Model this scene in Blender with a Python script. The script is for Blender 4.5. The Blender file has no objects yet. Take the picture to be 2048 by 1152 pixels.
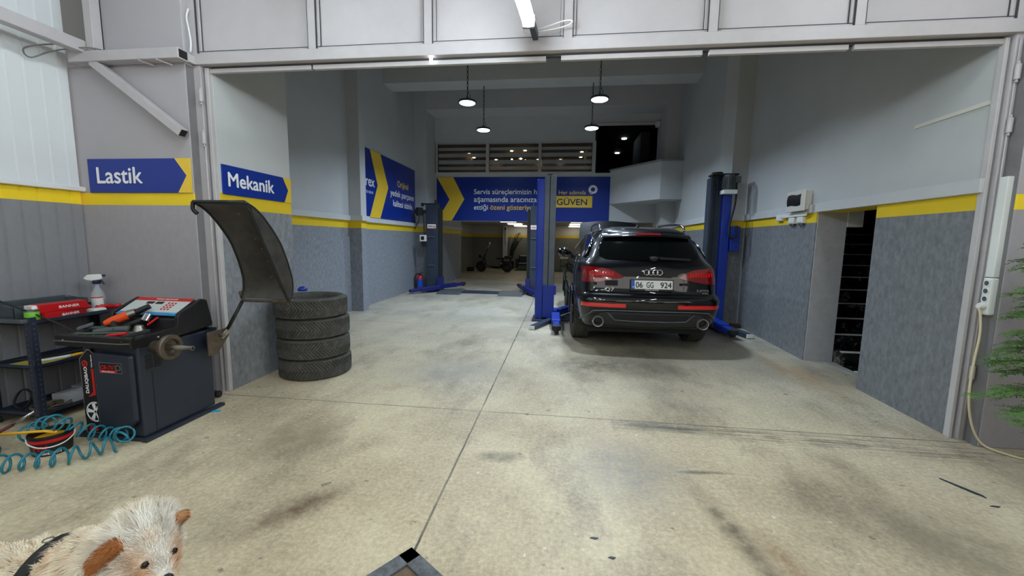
import bpy, bmesh, math, random
from mathutils import Vector, Matrix
random.seed(7)
SC = bpy.context.scene
COL = SC.collection
PI = math.pi
R = math.radians
def V(*a): return Vector(a)

# ------------------------------------------------------------------ camera, sky, exposure
F_PX, YAW, PITCH, ROLL, CAM_H = 816.95, 0.119304, 0.117384, -0.014989, 1.5
_cy, _sy = math.cos(YAW), math.sin(YAW)
_fw = V(-_sy*math.cos(PITCH), _cy*math.cos(PITCH), -math.sin(PITCH))
_r = V(_cy, _sy, 0); _d = _fw.cross(_r)
_r2 = _r*math.cos(ROLL) + _d*math.sin(ROLL)
_d2 = _d*math.cos(ROLL) - _r*math.sin(ROLL)
cam = bpy.data.cameras.new('camera')
cam.sensor_fit = 'HORIZONTAL'; cam.sensor_width = 36; cam.lens = F_PX/2048*36
cam.clip_start = 0.05; cam.clip_end = 200
co = bpy.data.objects.new('camera', cam); COL.objects.link(co)
co.matrix_world = Matrix(((_r2.x, -_d2.x, -_fw.x, 0), (_r2.y, -_d2.y, -_fw.y, 0), (_r2.z, -_d2.z, -_fw.z, CAM_H), (0, 0, 0, 1)))
SC.camera = co
w = bpy.data.worlds.new('sky'); SC.world = w; w.use_nodes = True
bg = w.node_tree.nodes['Background']
bg.inputs['Color'].default_value = (1.0, 0.965, 0.92, 1)
bg.inputs['Strength'].default_value = 1.9
SC.view_settings.view_transform = 'Standard'; SC.view_settings.look = 'None'
SC.view_settings.gamma = 1; SC.view_settings.use_curve_mapping = False
SC.view_settings.exposure = 0.27
SC.cycles.use_denoising = True
SC.cycles.max_bounces = 8; SC.cycles.diffuse_bounces = 5
SC.cycles.sample_clamp_indirect = 6
UFO_POWER, TUBE_STRENGTH, BACK_STRENGTH = 44.0, 62.0, 3.2

# ------------------------------------------------------------------ materials
def lin(c):
    if isinstance(c, str):
        c = tuple(int(c[i:i+2], 16)/255 for i in (0, 2, 4))
    else:
        c = tuple(v/255 for v in c)
    return tuple((v/12.92 if v <= .04045 else ((v+.055)/1.055)**2.4) for v in c)
class NT:
    def __init__(s, name):
        s.m = bpy.data.materials.new(name); s.m.use_nodes = True
        s.t = s.m.node_tree; s.b = s.t.nodes['Principled BSDF']
    def n(s, typ, **k):
        nd = s.t.nodes.new(typ)
        for a, v in k.items(): setattr(nd, a, v)
        return nd
    def l(s, a, b): s.t.links.new(a, b)
    def math(s, op, a, b=None, c=None, clamp=False):
        nd = s.n('ShaderNodeMath', operation=op); nd.use_clamp = clamp
        for i, v in enumerate((a, b, c)):
            if v is None: continue
            if hasattr(v, 'is_output'): s.l(v, nd.inputs[i])
            else: nd.inputs[i].default_value = v
        return nd.outputs[0]
    def noise(s, vec, scale, detail=4, rough=.6, lac=2.0):
        nd = s.n('ShaderNodeTexNoise'); nd.inputs['Scale'].default_value = scale
        nd.inputs['Detail'].default_value = detail; nd.inputs['Roughness'].default_value = rough
        if vec is not None: s.l(vec, nd.inputs['Vector'])
        return nd.outputs['Fac']
    def ramp(s, fac, stops):
        nd = s.n('ShaderNodeValToRGB'); e = nd.color_ramp.elements
        while len(e) < len(stops): e.new(.5)
        for i, (p, c) in enumerate(stops):
            e[i].position = p; e[i].color = (c if len(c) == 4 else (*c, 1))
        s.l(fac, nd.inputs[0]); return nd.outputs['Color']
    def mix(s, fac, a, b, mode='MIX'):
        nd = s.n('ShaderNodeMix', data_type='RGBA', blend_type=mode)
        for inp, v in ((nd.inputs[0], fac), (nd.inputs[6], a), (nd.inputs[7], b)):
            if hasattr(v, 'is_output'): s.l(v, inp)
            elif isinstance(v, (int, float)): inp.default_value = v
            else: inp.default_value = (*v, 1) if len(v) == 3 else v
        return nd.outputs[2]
    def map(s, vec, scale):
        nd = s.n('ShaderNodeMapping'); nd.inputs['Scale'].default_value = scale
        s.l(vec, nd.inputs['Vector']); return nd.outputs[0]
    def bump(s, h, strength=.3, dist=.01):
        nd = s.n('ShaderNodeBump'); nd.inputs['Strength'].default_value = strength
        nd.inputs['Distance'].default_value = dist
        s.l(h, nd.inputs['Height']); s.l(nd.outputs[0], s.b.inputs['Normal'])
    def pos(s): return s.n('ShaderNodeNewGeometry').outputs['Position']
    def obj(s): return s.n('ShaderNodeTexCoord').outputs['Object']
def mat(name, c, rough=.5, metal=0.0, var=0.0, vs=6.0, bump=0.0, bs=60.0, coat=0.0, emit=0.0, ecol=None, trans=0.0, spec=None, alpha=1.0, dirt=None):
    t = NT(name); b = t.b; col = lin(c)
    b.inputs['Base Color'].default_value = (*col, 1)
    b.inputs['Roughness'].default_value = rough; b.inputs['Metallic'].default_value = metal
    b.inputs['Coat Weight'].default_value = coat; b.inputs['Coat Roughness'].default_value = .03
    b.inputs['Transmission Weight'].default_value = trans
    b.inputs['Alpha'].default_value = alpha
    if spec is not None: b.inputs['Specular IOR Level'].default_value = spec
    if emit:
        b.inputs['Emission Color'].default_value = (*(lin(ecol) if ecol else col), 1)
        b.inputs['Emission Strength'].default_value = emit
    if var or bump or dirt:
        o = t.obj()
        if var:
            f = t.noise(o, vs, 5, .65)
            lo = tuple(v*(1-var) for v in col); hi = tuple(min(1, v*(1+var)) for v in col)
            cc = t.ramp(f, [(.3, lo), (.7, hi)])
            if dirt:
                f2 = t.noise(o, vs*2.3, 6, .7)
                cc = t.mix(t.ramp(f2, [(.5, (0, 0, 0)), (.68, (1, 1, 1))]), cc, lin(dirt))
            t.l(cc, b.inputs['Base Color'])
            t.l(t.math('MULTIPLY_ADD', f, .25, rough-.12, clamp=True), b.inputs['Roughness'])
        if bump:
            t.bump(t.noise(o, bs, 4, .6), bump, .004)
    return t.m
def wall_mat(name, z0, z1, low, high, yellow='E2C21C', tex=True, hi_var=.04, low_vs=24.0):
    t = NT(name); p = t.pos()
    sx = t.n('ShaderNodeSeparateXYZ'); t.l(p, sx.inputs[0]); z = sx.outputs[2]
    f1 = t.noise(t.map(p, (low_vs, low_vs, low_vs*.55)), 1, 6, .68)
    f2 = t.noise(p, 1.3, 4, .6)
    ll = lin(low); a = .42 if tex else .07
    lowc = t.ramp(f1, [(.28, tuple(v*(1-a) for v in ll)), (.72, tuple(v*(1+a) for v in ll))])
    lowc = t.mix(.22, lowc, t.ramp(f2, [(.3, tuple(v*.82 for v in ll)), (.7, tuple(v*1.1 for v in ll))]))
    hh = lin(high)
    hic = t.ramp(f2, [(.3, tuple(v*(1-hi_var) for v in hh)), (.7, tuple(v*(1+hi_var) for v in hh))])
    yc = lin(yellow)
    yel = t.ramp(f2, [(.3, tuple(v*.93 for v in yc)), (.7, tuple(min(1, v*1.05) for v in yc))])
    c = t.mix(t.math('GREATER_THAN', z, z0), lowc, yel)
    c = t.mix(t.math('GREATER_THAN', z, z1), c, hic)
    t.l(c, t.b.inputs['Base Color']); t.b.inputs['Roughness'].default_value = .62
    t.bump(t.noise(p, 70, 4, .6), .12, .004)
    return t.m
STAINS = [(-.38, 2.66, .20, .09, .1, (88, 84, 76), 1.5), (-1.42, 1.95, .13, .42, -.62, (112, 92, 72), 1.4), (.86, 3.3, .45, .10, .0, (84, 86, 84), 1.3),
          (.98, 2.66, .22, .03, .1, (70, 70, 70), 1.6), (.48, 2.6, .5, .55, .0, (152, 149, 142), 1.0), (.95, 2.05, .10, .62, .22, (120, 108, 90), 1.5), (1.12, 1.85, .08, .4, .22, (142, 112, 80), 1.0),
          (2.75, 5.0, .30, 1.1, .05, (168, 140, 104), 1.2), (.5, 4.9, .9, .55, .0, (92, 88, 78), 1.0), (-1.2, 4.4, .8, .6, .3, (158, 155, 148), 1.0), (2.1, 2.1, .5, .5, .3, (138, 130, 112), 1.1), (-2.0, 2.7, .5, .35, .4, (150, 134, 110), 1.1)]
def floor_mat():
    t = NT('concrete_floor'); p = t.pos()
    big = t.noise(p, .7, 6, .62)
    c = t.ramp(big, [(.28, lin((170, 157, 136))), (.45, lin((200, 187, 163))), (.58, lin((218, 207, 184))), (.75, lin((184, 172, 152)))])
    # greyer tone further in and to the right, plus oily stains
    mid = t.noise(t.map(p, (.9, .55, 1)), 1.5, 6, .7)
    sx = t.n('ShaderNodeSeparateXYZ'); t.l(p, sx.inputs[0]); X, Y = sx.outputs[0], sx.outputs[1]
    grey = t.math('MULTIPLY_ADD', X, .13, -.05, clamp=True)
    gy = t.math('MULTIPLY_ADD', Y, .20, -.62, clamp=True)
    g = t.math('MULTIPLY', t.math('ADD', grey, gy, clamp=True), t.math('MULTIPLY_ADD', mid, 1.6, .05, clamp=True), clamp=True)
    c = t.mix(g, c, lin((164, 163, 158)))
    st = t.ramp(t.noise(t.map(p, (1.5, .8, 1)), .8, 7, .68), [(.50, (0, 0, 0)), (.66, (1, 1, 1))])
    c = t.mix(t.math('MULTIPLY', st, .62), c, lin((118, 108, 94)))
    rust = t.ramp(t.noise(p, .95, 5, .7), [(.60, (0, 0, 0)), (.74, (1, 1, 1))])
    c = t.mix(t.math('MULTIPLY', rust, .45), c, lin((150, 112, 72)))
    # small dark specks, light specks, mottling
    fine = t.noise(p, 38, 7, .78)
    c = t.mix(.62, c, t.ramp(fine, [(.3, lin((110, 105, 92))), (.72, lin((232, 226, 210)))]), 'OVERLAY')
    streak = t.noise(t.map(p, (9, 1.6, 1)), 2.2, 5, .7)
    c = t.mix(t.math('MULTIPLY', t.ramp(streak, [(.52, (0, 0, 0)), (.70, (1, 1, 1))]), .14), c, lin((100, 97, 90)))
    spk = t.ramp(t.noise(p, 9, 3, .5), [(.70, (0, 0, 0)), (.73, (1, 1, 1))])
    c = t.mix(t.math('MULTIPLY', spk, .55), c, lin((70, 68, 62)))
    ls = t.ramp(t.noise(p, 17, 2, .4), [(.74, (0, 0, 0)), (.76, (1, 1, 1))])
    c = t.mix(t.math('MULTIPLY', ls, .6), c, lin((236, 232, 222)))
    # expansion joints: one along the depth at x=-0.667, one across at y~3.36
    wob = t.math('MULTIPLY_ADD', t.noise(p, 3, 3, .6), .016, -.008)
    def joint(coord, at, half, other=None, rng=None):
        d = t.math('ABSOLUTE', t.math('ADD', t.math('SUBTRACT', coord, at), wob))
        return t.math('LESS_THAN', d, half)
    j1 = joint(X, -.667, .0065)
    j2 = joint(Y, 3.385, .0055)
    j3 = joint(Y, 6.9, .006)
    j = t.math('MAXIMUM', t.math('MAXIMUM', j1, j2), j3)
    jn = t.math('MULTIPLY', j, t.math('MULTIPLY_ADD', t.noise(p, 2.1, 3, .6), 1.5, .0, clamp=True))
    c = t.mix(jn, c, lin((74, 70, 62)))
    # tyre scuffs around the threshold on the right
    d = t.math('ABSOLUTE', t.math('ADD', t.math('SUBTRACT', Y, 3.27), t.math('MULTIPLY', t.math('SUBTRACT', X, 1.5), .05)))
    band = t.math('MULTIPLY', t.math('SUBTRACT', 1, t.math('MULTIPLY', d, 5.5), clamp=True), t.math('GREATER_THAN', X, .45))
    sc = t.ramp(t.noise(t.map(p, (1.0, 26, 1)), 1.6, 6, .75), [(.47, (0, 0, 0)), (.62, (1, 1, 1))])
    c = t.mix(t.math('MULTIPLY', t.math('MULTIPLY', band, sc), .95), c, lin((58, 60, 62)))
    # oil under and behind the parked car
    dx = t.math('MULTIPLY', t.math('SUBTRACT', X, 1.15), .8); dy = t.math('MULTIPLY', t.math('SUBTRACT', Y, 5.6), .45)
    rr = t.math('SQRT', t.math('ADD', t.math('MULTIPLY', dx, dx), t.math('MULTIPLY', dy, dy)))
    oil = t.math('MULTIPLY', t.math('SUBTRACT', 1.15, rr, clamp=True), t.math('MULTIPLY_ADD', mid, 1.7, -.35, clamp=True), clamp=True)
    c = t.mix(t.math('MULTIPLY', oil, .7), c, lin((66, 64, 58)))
    # single stains with their own outline
    def blob(cx, cy, rx, ry, rot, col, k, thr=.35):
        ca_, sa_ = math.cos(rot), math.sin(rot)
        ux, uy = t.math('SUBTRACT', X, cx), t.math('SUBTRACT', Y, cy)
        a = t.math('ADD', t.math('MULTIPLY', ux, ca_/rx), t.math('MULTIPLY', uy, sa_/rx)); b = t.math('ADD', t.math('MULTIPLY', ux, -sa_/ry), t.math('MULTIPLY', uy, ca_/ry))
        r = t.math('SQRT', t.math('ADD', t.math('MULTIPLY', a, a), t.math('MULTIPLY', b, b)))
        m = t.math('MULTIPLY', t.math('SUBTRACT', 1.0, r, clamp=True), t.math('MULTIPLY_ADD', t.noise(p, 7, 6, .75), 2.6, -.7, clamp=True))
        return t.mix(t.math('MULTIPLY', m, k, clamp=True), c, lin(col))
    for args in STAINS: c = blob(*args)
    t.l(c, t.b.inputs['Base Color'])
    t.l(t.math('MULTIPLY_ADD', mid, .35, .28), t.b.inputs['Roughness'])
    t.bump(t.noise(p, 55, 5, .65), .22, .004)
    return t.m

M = {}
M['floor'] = floor_mat()
M['wall_L'] = wall_mat('left_wall_paint', 1.69, 1.835, (132, 137, 146), (190, 193, 196))
M['wall_M'] = wall_mat('pier_wall_paint', 1.755, 1.895, (134, 137, 142), (200, 202, 203))
M['wall_R'] = wall_mat('right_wall_paint', 1.772, 1.895, (118, 121, 125), (190, 192, 193))
M['wall_B'] = wall_mat('back_wall_paint', 1.63, 1.76, (120, 120, 116), (200, 198, 190))
M['wall_X'] = wall_mat('outside_pier_paint', 1.765, 1.872, (164, 161, 166), (172, 168, 172), yellow='F6D622', tex=False)
M['white'] = mat('white_wall_paint', (196, 198, 200), .65, var=.04, vs=2)
M['reveal'] = mat('grey_reveal_plaster', (140, 142, 146), .7, var=.10, vs=7, bump=.1)
M['frame'] = mat('grey_painted_steel', (186, 181, 184), .45, var=.05, vs=8, bump=.05, bs=30)
M['panel'] = mat('grey_painted_sheet', (190, 185, 188), .5, var=.05, vs=3, bump=.05, bs=25)
M['jamb'] = mat('white_painted_steel', (192, 188, 189), .45, var=.05, vs=6)
M['corr'] = mat('white_ribbed_sheet', (226, 229, 231), .45, var=.03, vs=3)
M['darkgap'] = mat('dark_recess', (62, 64, 66), .8)
M['ceil'] = mat('ceiling_paint', (188, 190, 192), .7, var=.04, vs=2)
M['stairwall'] = mat('black_stair_wall', (26, 26, 28), .6)
M['blue'] = mat('sign_blue', (8, 46, 142), .35)
M['yellow'] = mat('sign_yellow', (238, 200, 58), .38)
M['letter'] = mat('sign_white', (240, 240, 242), .4)
M['navytext'] = mat('sign_navy', (16, 30, 100), .4)
M['black'] = mat('black_plastic', (20, 20, 22), .42, var=.2, vs=9)
M['hood'] = mat('scuffed_black_plastic', (64, 62, 57), .34, var=.5, vs=5, bump=.05, bs=40)
M['rubber'] = mat('black_rubber', (30, 30, 31), .72, var=.2, vs=12)
M['tyre'] = mat('tyre_rubber', (66, 65, 61), .75, var=.3, vs=8, bump=.1, bs=120, dirt='5A564E')
M['steel'] = mat('bare_steel', (150, 146, 140), .38, 1.0, var=.2, vs=18)
M['rusty'] = mat('worn_steel', (112, 100, 88), .55, .8, var=.3, vs=22)
M['tip'] = mat('bright_exhaust_steel', (176, 174, 170), .35, .8)
M['chrome'] = mat('chrome', (215, 215, 218), .12, 1.0)
M['navy'] = mat('dark_navy_enamel', (37, 43, 56), .38, var=.10, vs=4)
M['cart'] = mat('cart_navy_steel', (40, 46, 62), .45, var=.15, vs=8)
M['liftblue'] = mat('lift_blue_paint', (18, 50, 150), .35, var=.10, vs=5)
M['arm_dim_blue'] = mat('dim_lit_arm_blue', (22, 34, 104), .4, var=.12, vs=6)  # rear lift's blue darkened: the dim light there is put into the colour
M['liftgrey'] = mat('lift_grey_steel', (92, 97, 102), .45, .3, var=.18, vs=5)
M['liftdark'] = mat('lift_dark_steel', (52, 62, 78), .42, .2, var=.15, vs=5)
M['whitepl'] = mat('white_plastic', (228, 230, 228), .35)
M['beigepl'] = mat('ivory_plastic', (214, 210, 200), .4)
M['red'] = mat('red_gloss', (196, 22, 28), .35)
M['orange'] = mat('orange_plastic', (236, 84, 28), .4)
M['green'] = mat('green_label', (112, 190, 50), .4)
M['teal'] = mat('teal_hose', (34, 122, 142), .32)
M['card'] = mat('grey_cardboard', (170, 172, 176), .7)
M['paper'] = mat('white_paper', (232, 232, 230), .7)
M['yellowpl'] = mat('yellow_plastic', (244, 184, 36), .4)
M['brownhose'] = mat('brown_cable', (98, 86, 72), .55)
M['carpaint'] = mat('black_car_paint', (6, 7, 11), .35, coat=1.0, spec=.15)
M['cartrim'] = mat('grey_car_plastic', (44, 45, 47), .55, bump=.1, bs=200)
M['carglass'] = mat('tinted_glass', (5, 7, 7), .04, spec=.5)
M['sideglass'] = mat('tinted_side_glass', (30, 36, 40), .04, spec=.6)
M['lampred'] = mat('red_lamp_lens', (128, 8, 15), .1, coat=1.0, var=.25, vs=40)
M['lampred2'] = mat('bright_red_lens', (225, 22, 28), .12, coat=1.0)
M['plate'] = mat('white_plate', (232, 234, 232), .4)
M['ink'] = mat('black_ink', (12, 12, 14), .5)
M['euroblue'] = mat('plate_blue', (24, 84, 190), .4)
M['led'] = mat('led_disc', (255, 255, 255), .5, emit=14, ecol=(226, 246, 255))
M['tube'] = mat('lit_batten', (255, 255, 255), .4, emit=TUBE_STRENGTH, ecol=(236, 250, 255))
M['backled'] = mat('lit_ceiling_panel', (255, 255, 255), .5, emit=BACK_STRENGTH, ecol=(255, 244, 222))
M['warmled'] = mat('warm_downlight', (255, 240, 210), .5, emit=22, ecol=(255, 222, 170))
M['coolled'] = mat('cool_downlight', (255, 255, 255), .5, emit=8, ecol=(240, 246, 255))
M['dark'] = mat('matt_dark', (24, 24, 26), .7)
M['brownroom'] = mat('office_brown', (120, 102, 84), .7)
M['blind'] = mat('blind_cloth', (176, 180, 184), .8)
M['sheer'] = mat('sheer_blind_cloth', (104, 90, 76), .85, alpha=.45)
M['aircord'] = mat('grey_wire', (120, 120, 118), .6)
M['leather'] = mat('black_leather', (16, 16, 17), .4)
M['carpet'] = mat('green_carpet', (34, 92, 46), .9)
M['leafdark'] = mat('dark_palm_leaf', (26, 38, 22), .6, var=.3)
M['leaf'] = mat('conifer_green', (84, 124, 50), .6, var=.45, vs=6)
M['bark'] = mat('conifer_bark', (92, 76, 58), .8, var=.2)
M['terracotta'] = mat('dark_plant_pot', (50, 48, 48), .6)
M['nosing'] = mat('white_stair_nosing', (206, 206, 204), .5)
M['cord'] = mat('cream_cord', (222, 208, 170), .5)
t = NT('black_marble_tile'); _p = t.pos()
_n = t.ramp(t.noise(_p, 5, 7, .75), [(.54, lin((16, 16, 17))), (.60, lin((120, 118, 112))), (.64, lin((18, 18, 19)))])
t.l(_n, t.b.inputs['Base Color']); t.b.inputs['Roughness'].default_value = .25
M['marble'] = t.m
t = NT('clear_glass'); t.b.inputs['Base Color'].default_value = (1, 1, 1, 1)
t.b.inputs['Transmission Weight'].default_value = 1; t.b.inputs['Roughness'].default_value = .02; t.b.inputs['IOR'].default_value = 1.1
M['glass'] = t.m
M['clearpl'] = mat('clear_plastic', (214, 224, 228), .12, alpha=.28)
M['smokebin'] = mat('grey_clear_plastic', (78, 88, 94), .25, alpha=.8)

# ------------------------------------------------------------------ mesh builder
class MB:
    def __init__(s): s.bm = bmesh.new()
    def quad(s, a, b, c, d): s.bm.faces.new([s.bm.verts.new(p) for p in (a, b, c, d)])
    def box(s, x0, x1, y0, y1, z0, z1, T=None):
        vs = [V(x, y, z) for z in (z0, z1) for y in (y0, y1) for x in (x0, x1)]
        if T is not None: vs = [T @ v for v in vs]
        v = [s.bm.verts.new(p) for p in vs]
        for f in ((0, 2, 3, 1), (4, 5, 7, 6), (0, 1, 5, 4), (2, 6, 7, 3), (0, 4, 6, 2), (1, 3, 7, 5)):
            s.bm.faces.new([v[i] for i in f])
        return s
    def bar(s, p0, p1, w, h, up=(0, 0, 1)):
        p0, p1 = V(*p0), V(*p1); d = (p1-p0); L = d.length; d.normalize()
        u = V(*up)
        if abs(d.dot(u)) > .98: u = V(0, 1, 0)
        sx = d.cross(u).normalized(); uz = sx.cross(d)
        T = Matrix(((sx.x, d.x, uz.x, p0.x), (sx.y, d.y, uz.y, p0.y), (sx.z, d.z, uz.z, p0.z), (0, 0, 0, 1)))
        return s.box(-w/2, w/2, 0, L, -h/2, h/2, T)
    def tube(s, pts, r, n=8, closed=False, cap=True):
        pts = [V(*p) for p in pts]; N = len(pts); rings = []
        rs = r if isinstance(r, (list, tuple)) else [r]*N
        prev = None
        for i in range(N):
            a = pts[(i-1) % N] if (closed or i > 0) else pts[i]
            b = pts[(i+1) % N] if (closed or i < N-1) else pts[i]
            d = (b-a)
            if d.length < 1e-9: d = V(0, 0, 1)
            d.normalize()
            if prev is None:
                u = V(0, 0, 1) if abs(d.z) < .9 else V(1, 0, 0)
                sx = d.cross(u).normalized()
            else:
                sx = prev - d*prev.dot(d)
                sx = sx.normalized() if sx.length > 1e-6 else d.orthogonal().normalized()
            prev = sx; uy = d.cross(sx)
            rings.append([s.bm.verts.new(pts[i] + (sx*math.cos(2*PI*k/n) + uy*math.sin(2*PI*k/n))*rs[i]) for k in range(n)])
        for i in range(N if closed else N-1):
            A, B = rings[i], rings[(i+1) % N]
            for k in range(n): s.bm.faces.new((A[k], A[(k+1) % n], B[(k+1) % n], B[k]))
        if cap and not closed:
            s.bm.faces.new(rings[0][::-1]); s.bm.faces.new(rings[-1])
        return s
    def cyl(s, p0, p1, r0, r1=None, n=20, cap=True): return s.tube([p0, p1], [r0, r0 if r1 is None else r1], n, cap=cap)
    def lathe(s, prof, n=32, T=None, closed=False):
        T = T or Matrix(); rings = []
        for r, z in prof:
            if r < 1e-6: rings.append([s.bm.verts.new(T @ V(0, 0, z))])
            else: rings.append([s.bm.verts.new(T @ V(r*math.cos(2*PI*k/n), r*math.sin(2*PI*k/n), z)) for k in range(n)])
        m = len(rings)
        for i in range(m if closed else m-1):
            A, B = rings[i], rings[(i+1) % m]
            for k in range(n):
                k2 = (k+1) % n
                if len(A) == 1 and len(B) == 1: continue
                if len(A) == 1: s.bm.faces.new((A[0], B[k2], B[k]))
                elif len(B) == 1: s.bm.faces.new((A[k], A[k2], B[0]))
                else: s.bm.faces.new((A[k], A[k2], B[k2], B[k]))
        return s
    def prism(s, poly, axis, a, b, T=None):
        def P(u, v, t): return {'x': V(t, u, v), 'y': V(u, t, v), 'z': V(u, v, t)}[axis]
        A = [P(u, v, a) for u, v in poly]; B = [P(u, v, b) for u, v in poly]
        if T is not None: A = [T @ p for p in A]; B = [T @ p for p in B]
        A = [s.bm.verts.new(p) for p in A]; B = [s.bm.verts.new(p) for p in B]; n = len(poly)
        s.bm.faces.new(A[::-1]); s.bm.faces.new(B)
        for k in range(n): s.bm.faces.new((A[k], A[(k+1) % n], B[(k+1) % n], B[k]))
        return s
    def ball(s, c, r, n=16, T=None):
        if not isinstance(r, (tuple, list)): r = (r, r, r)
        prof = [(math.sin(PI*i/(n//2)), -math.cos(PI*i/(n//2))) for i in range(n//2+1)]
        prof[0] = (0, -1); prof[-1] = (0, 1)
        X = (T or Matrix()) @ Matrix.Translation(V(*c)) @ Matrix.Diagonal((r[0], r[1], r[2], 1))
        return s.lathe(prof, n, X)
    def torus(s, c, R_, r, n=32, m=10, T=None):
        X = (T or Matrix()) @ Matrix.Translation(V(*c))
        return s.lathe([(R_+r*math.cos(2*PI*i/m), r*math.sin(2*PI*i/m)) for i in range(m)], n, X, closed=True)
    def grid(s, fn, nu, nv, cu=False):
        g = [[s.bm.verts.new(fn(i/nu, j/nv)) for j in range(nv+1)] for i in range(nu+(0 if cu else 1))]
        for i in range(nu):
            A, B = g[i], g[(i+1) % len(g)]
            for j in range(nv): s.bm.faces.new((A[j], B[j], B[j+1], A[j+1]))
        return g
    def slab(s, fn, nu, nv, off):
        """closed sheet: fn(u,v) outer surface, off(u,v) the offset vector of the inner one"""
        A = [[fn(i/nu, j/nv) for j in range(nv+1)] for i in range(nu+1)]
        g = [[s.bm.verts.new(p) for p in row] for row in A]
        h = [[s.bm.verts.new(A[i][j] + off(i/nu, j/nv)) for j in range(nv+1)] for i in range(nu+1)]
        for i in range(nu):
            for j in range(nv):
                s.bm.faces.new((g[i][j], g[i+1][j], g[i+1][j+1], g[i][j+1]))
                s.bm.faces.new((h[i][j], h[i][j+1], h[i+1][j+1], h[i+1][j]))
        for i in range(nu):
            s.bm.faces.new((g[i][0], h[i][0], h[i+1][0], g[i+1][0])); s.bm.faces.new((g[i][nv], g[i+1][nv], h[i+1][nv], h[i][nv]))
        for j in range(nv):
            s.bm.faces.new((g[0][j], g[0][j+1], h[0][j+1], h[0][j])); s.bm.faces.new((g[nu][j], h[nu][j], h[nu][j+1], g[nu][j+1]))
        return s
    def build(s, name, m, parent=None, smooth=0, bevel=0, norm=True, loc=None):
        if norm: bmesh.ops.recalc_face_normals(s.bm, faces=s.bm.faces[:])
        me = bpy.data.meshes.new(name); s.bm.to_mesh(me); s.bm.free()
        if smooth:
            me.polygons.foreach_set('use_smooth', [True]*len(me.polygons))
            if smooth is not True: me.set_sharp_from_angle(angle=R(smooth))
        ms = m if isinstance(m, (list, tuple)) else [m]
        for x in ms: me.materials.append(M[x] if isinstance(x, str) else x)
        o = bpy.data.objects.new(name, me); COL.objects.link(o)
        if parent is not None: o.parent = parent
        if loc: o.location = loc
        if bevel:
            bv = o.modifiers.new('bevel', 'BEVEL'); bv.width = bevel; bv.segments = 2; bv.limit_method = 'ANGLE'; bv.angle_limit = R(40)
        return o
def box(name, m, x0, x1, y0, y1, z0, z1, parent=None, bevel=0):
    return MB().box(x0, x1, y0, y1, z0, z1).build(name, m, parent, bevel=bevel)
def tag(o, label, cat, group=None, kind=None):
    o['label'] = label; o['category'] = cat
    if group: o['group'] = group
    if kind: o['kind'] = kind
    return o
def thing(name, label, cat, loc=(0, 0, 0), rz=0, group=None):
    o = bpy.data.objects.new(name, None); COL.objects.link(o); o.empty_display_size = .1
    o.location = loc; o.rotation_euler = (0, 0, rz)
    return tag(o, label, cat, group)
def struct(o):
    o['kind'] = 'structure'; return o
def dup(root, label=None, loc=None, rz=None):
    r = root.copy(); COL.objects.link(r)
    if loc is not None: r.location = loc
    if rz is not None: r.rotation_euler = (0, 0, rz)
    if label: r['label'] = label
    for ch in list(root.children):
        c = ch.copy(); COL.objects.link(c); c.parent = r
        for g in list(ch.children):
            d = g.copy(); COL.objects.link(d); d.parent = c
    return r
def text(s, m, parent, T, width=None, height=None, bold=0.0, name='lettering', ext=.0008, align='LEFT', split=True, fat=0):
    """T: matrix of the text plane (x along the line, y up, z out). width/height scale the line to a real size."""
    cu = bpy.data.curves.new(name, 'FONT'); cu.body = s; cu.size = 1; cu.extrude = 0
    cu.resolution_u = 4
    wi, words = 0, []
    for i, ch in enumerate(s):
        if ch == ' ': wi += 1
        cu.body_format[i].material_index = wi if split else 0
    nw = (wi+1) if split else 1
    for _ in range(nw): cu.materials.append(M[m])
    o = bpy.data.objects.new(name, cu); COL.objects.link(o)
    dg = bpy.context.evaluated_depsgraph_get()
    me = bpy.data.meshes.new_from_object(o.evaluated_get(dg)); me.name = name
    bpy.data.objects.remove(o); bpy.data.curves.remove(cu)
    xs = [v.co.x for v in me.vertices]
    x0, x1 = min(xs), max(xs)
    k = 1.0
    if width: k = width/(x1-x0)
    ky = k
    if height: ky = height/.72; k = k if width else ky
    sh = {'LEFT': 0, 'CENTER': -(x1-x0)/2*k, 'RIGHT': -(x1-x0)*k}[align]
    for v in me.vertices: v.co = T @ V((v.co.x-x0)*k+sh, v.co.y*ky, .0006)
    bm = bmesh.new(); bm.from_mesh(me)
    fat = fat or bold*.8*min(k, ky)
    if fat:
        un = (T.to_3x3() @ V(0, 0, 1)).normalized()*max(.00025, fat*.06)
        g0 = bm.faces[:]; lev = 0; ux, uy = T.to_3x3() @ V(1, 0, 0), T.to_3x3() @ V(0, 1, 0)
        for dx, dy in ((fat, 0), (-fat, 0), (0, fat), (0, -fat)):
            rr = bmesh.ops.duplicate(bm, geom=g0); lev += 1
            bmesh.ops.translate(bm, verts=[v for v in rr['geom'] if isinstance(v, bmesh.types.BMVert)], vec=ux*dx+uy*dy+un*lev)
    ret = bmesh.ops.extrude_face_region(bm, geom=bm.faces[:])
    nz = (T.to_3x3() @ V(0, 0, 1)).normalized()*max(ext, .0008)
    bmesh.ops.translate(bm, verts=[g for g in ret['geom'] if isinstance(g, bmesh.types.BMVert)], vec=nz)
    bmesh.ops.recalc_face_normals(bm, faces=bm.faces[:])
    for q in range(nw):
        b2 = bm.copy()
        bmesh.ops.delete(b2, geom=[f for f in b2.faces if f.material_index != q], context='FACES')
        for f in b2.faces: f.material_index = 0; f.smooth = False
        m2 = bpy.data.meshes.new(name); b2.to_mesh(m2); b2.free(); m2.materials.append(M[m])
        o = bpy.data.objects.new(name, m2); COL.objects.link(o); o.parent = parent
    bm.free(); bpy.data.meshes.remove(me)
    return o
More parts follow.
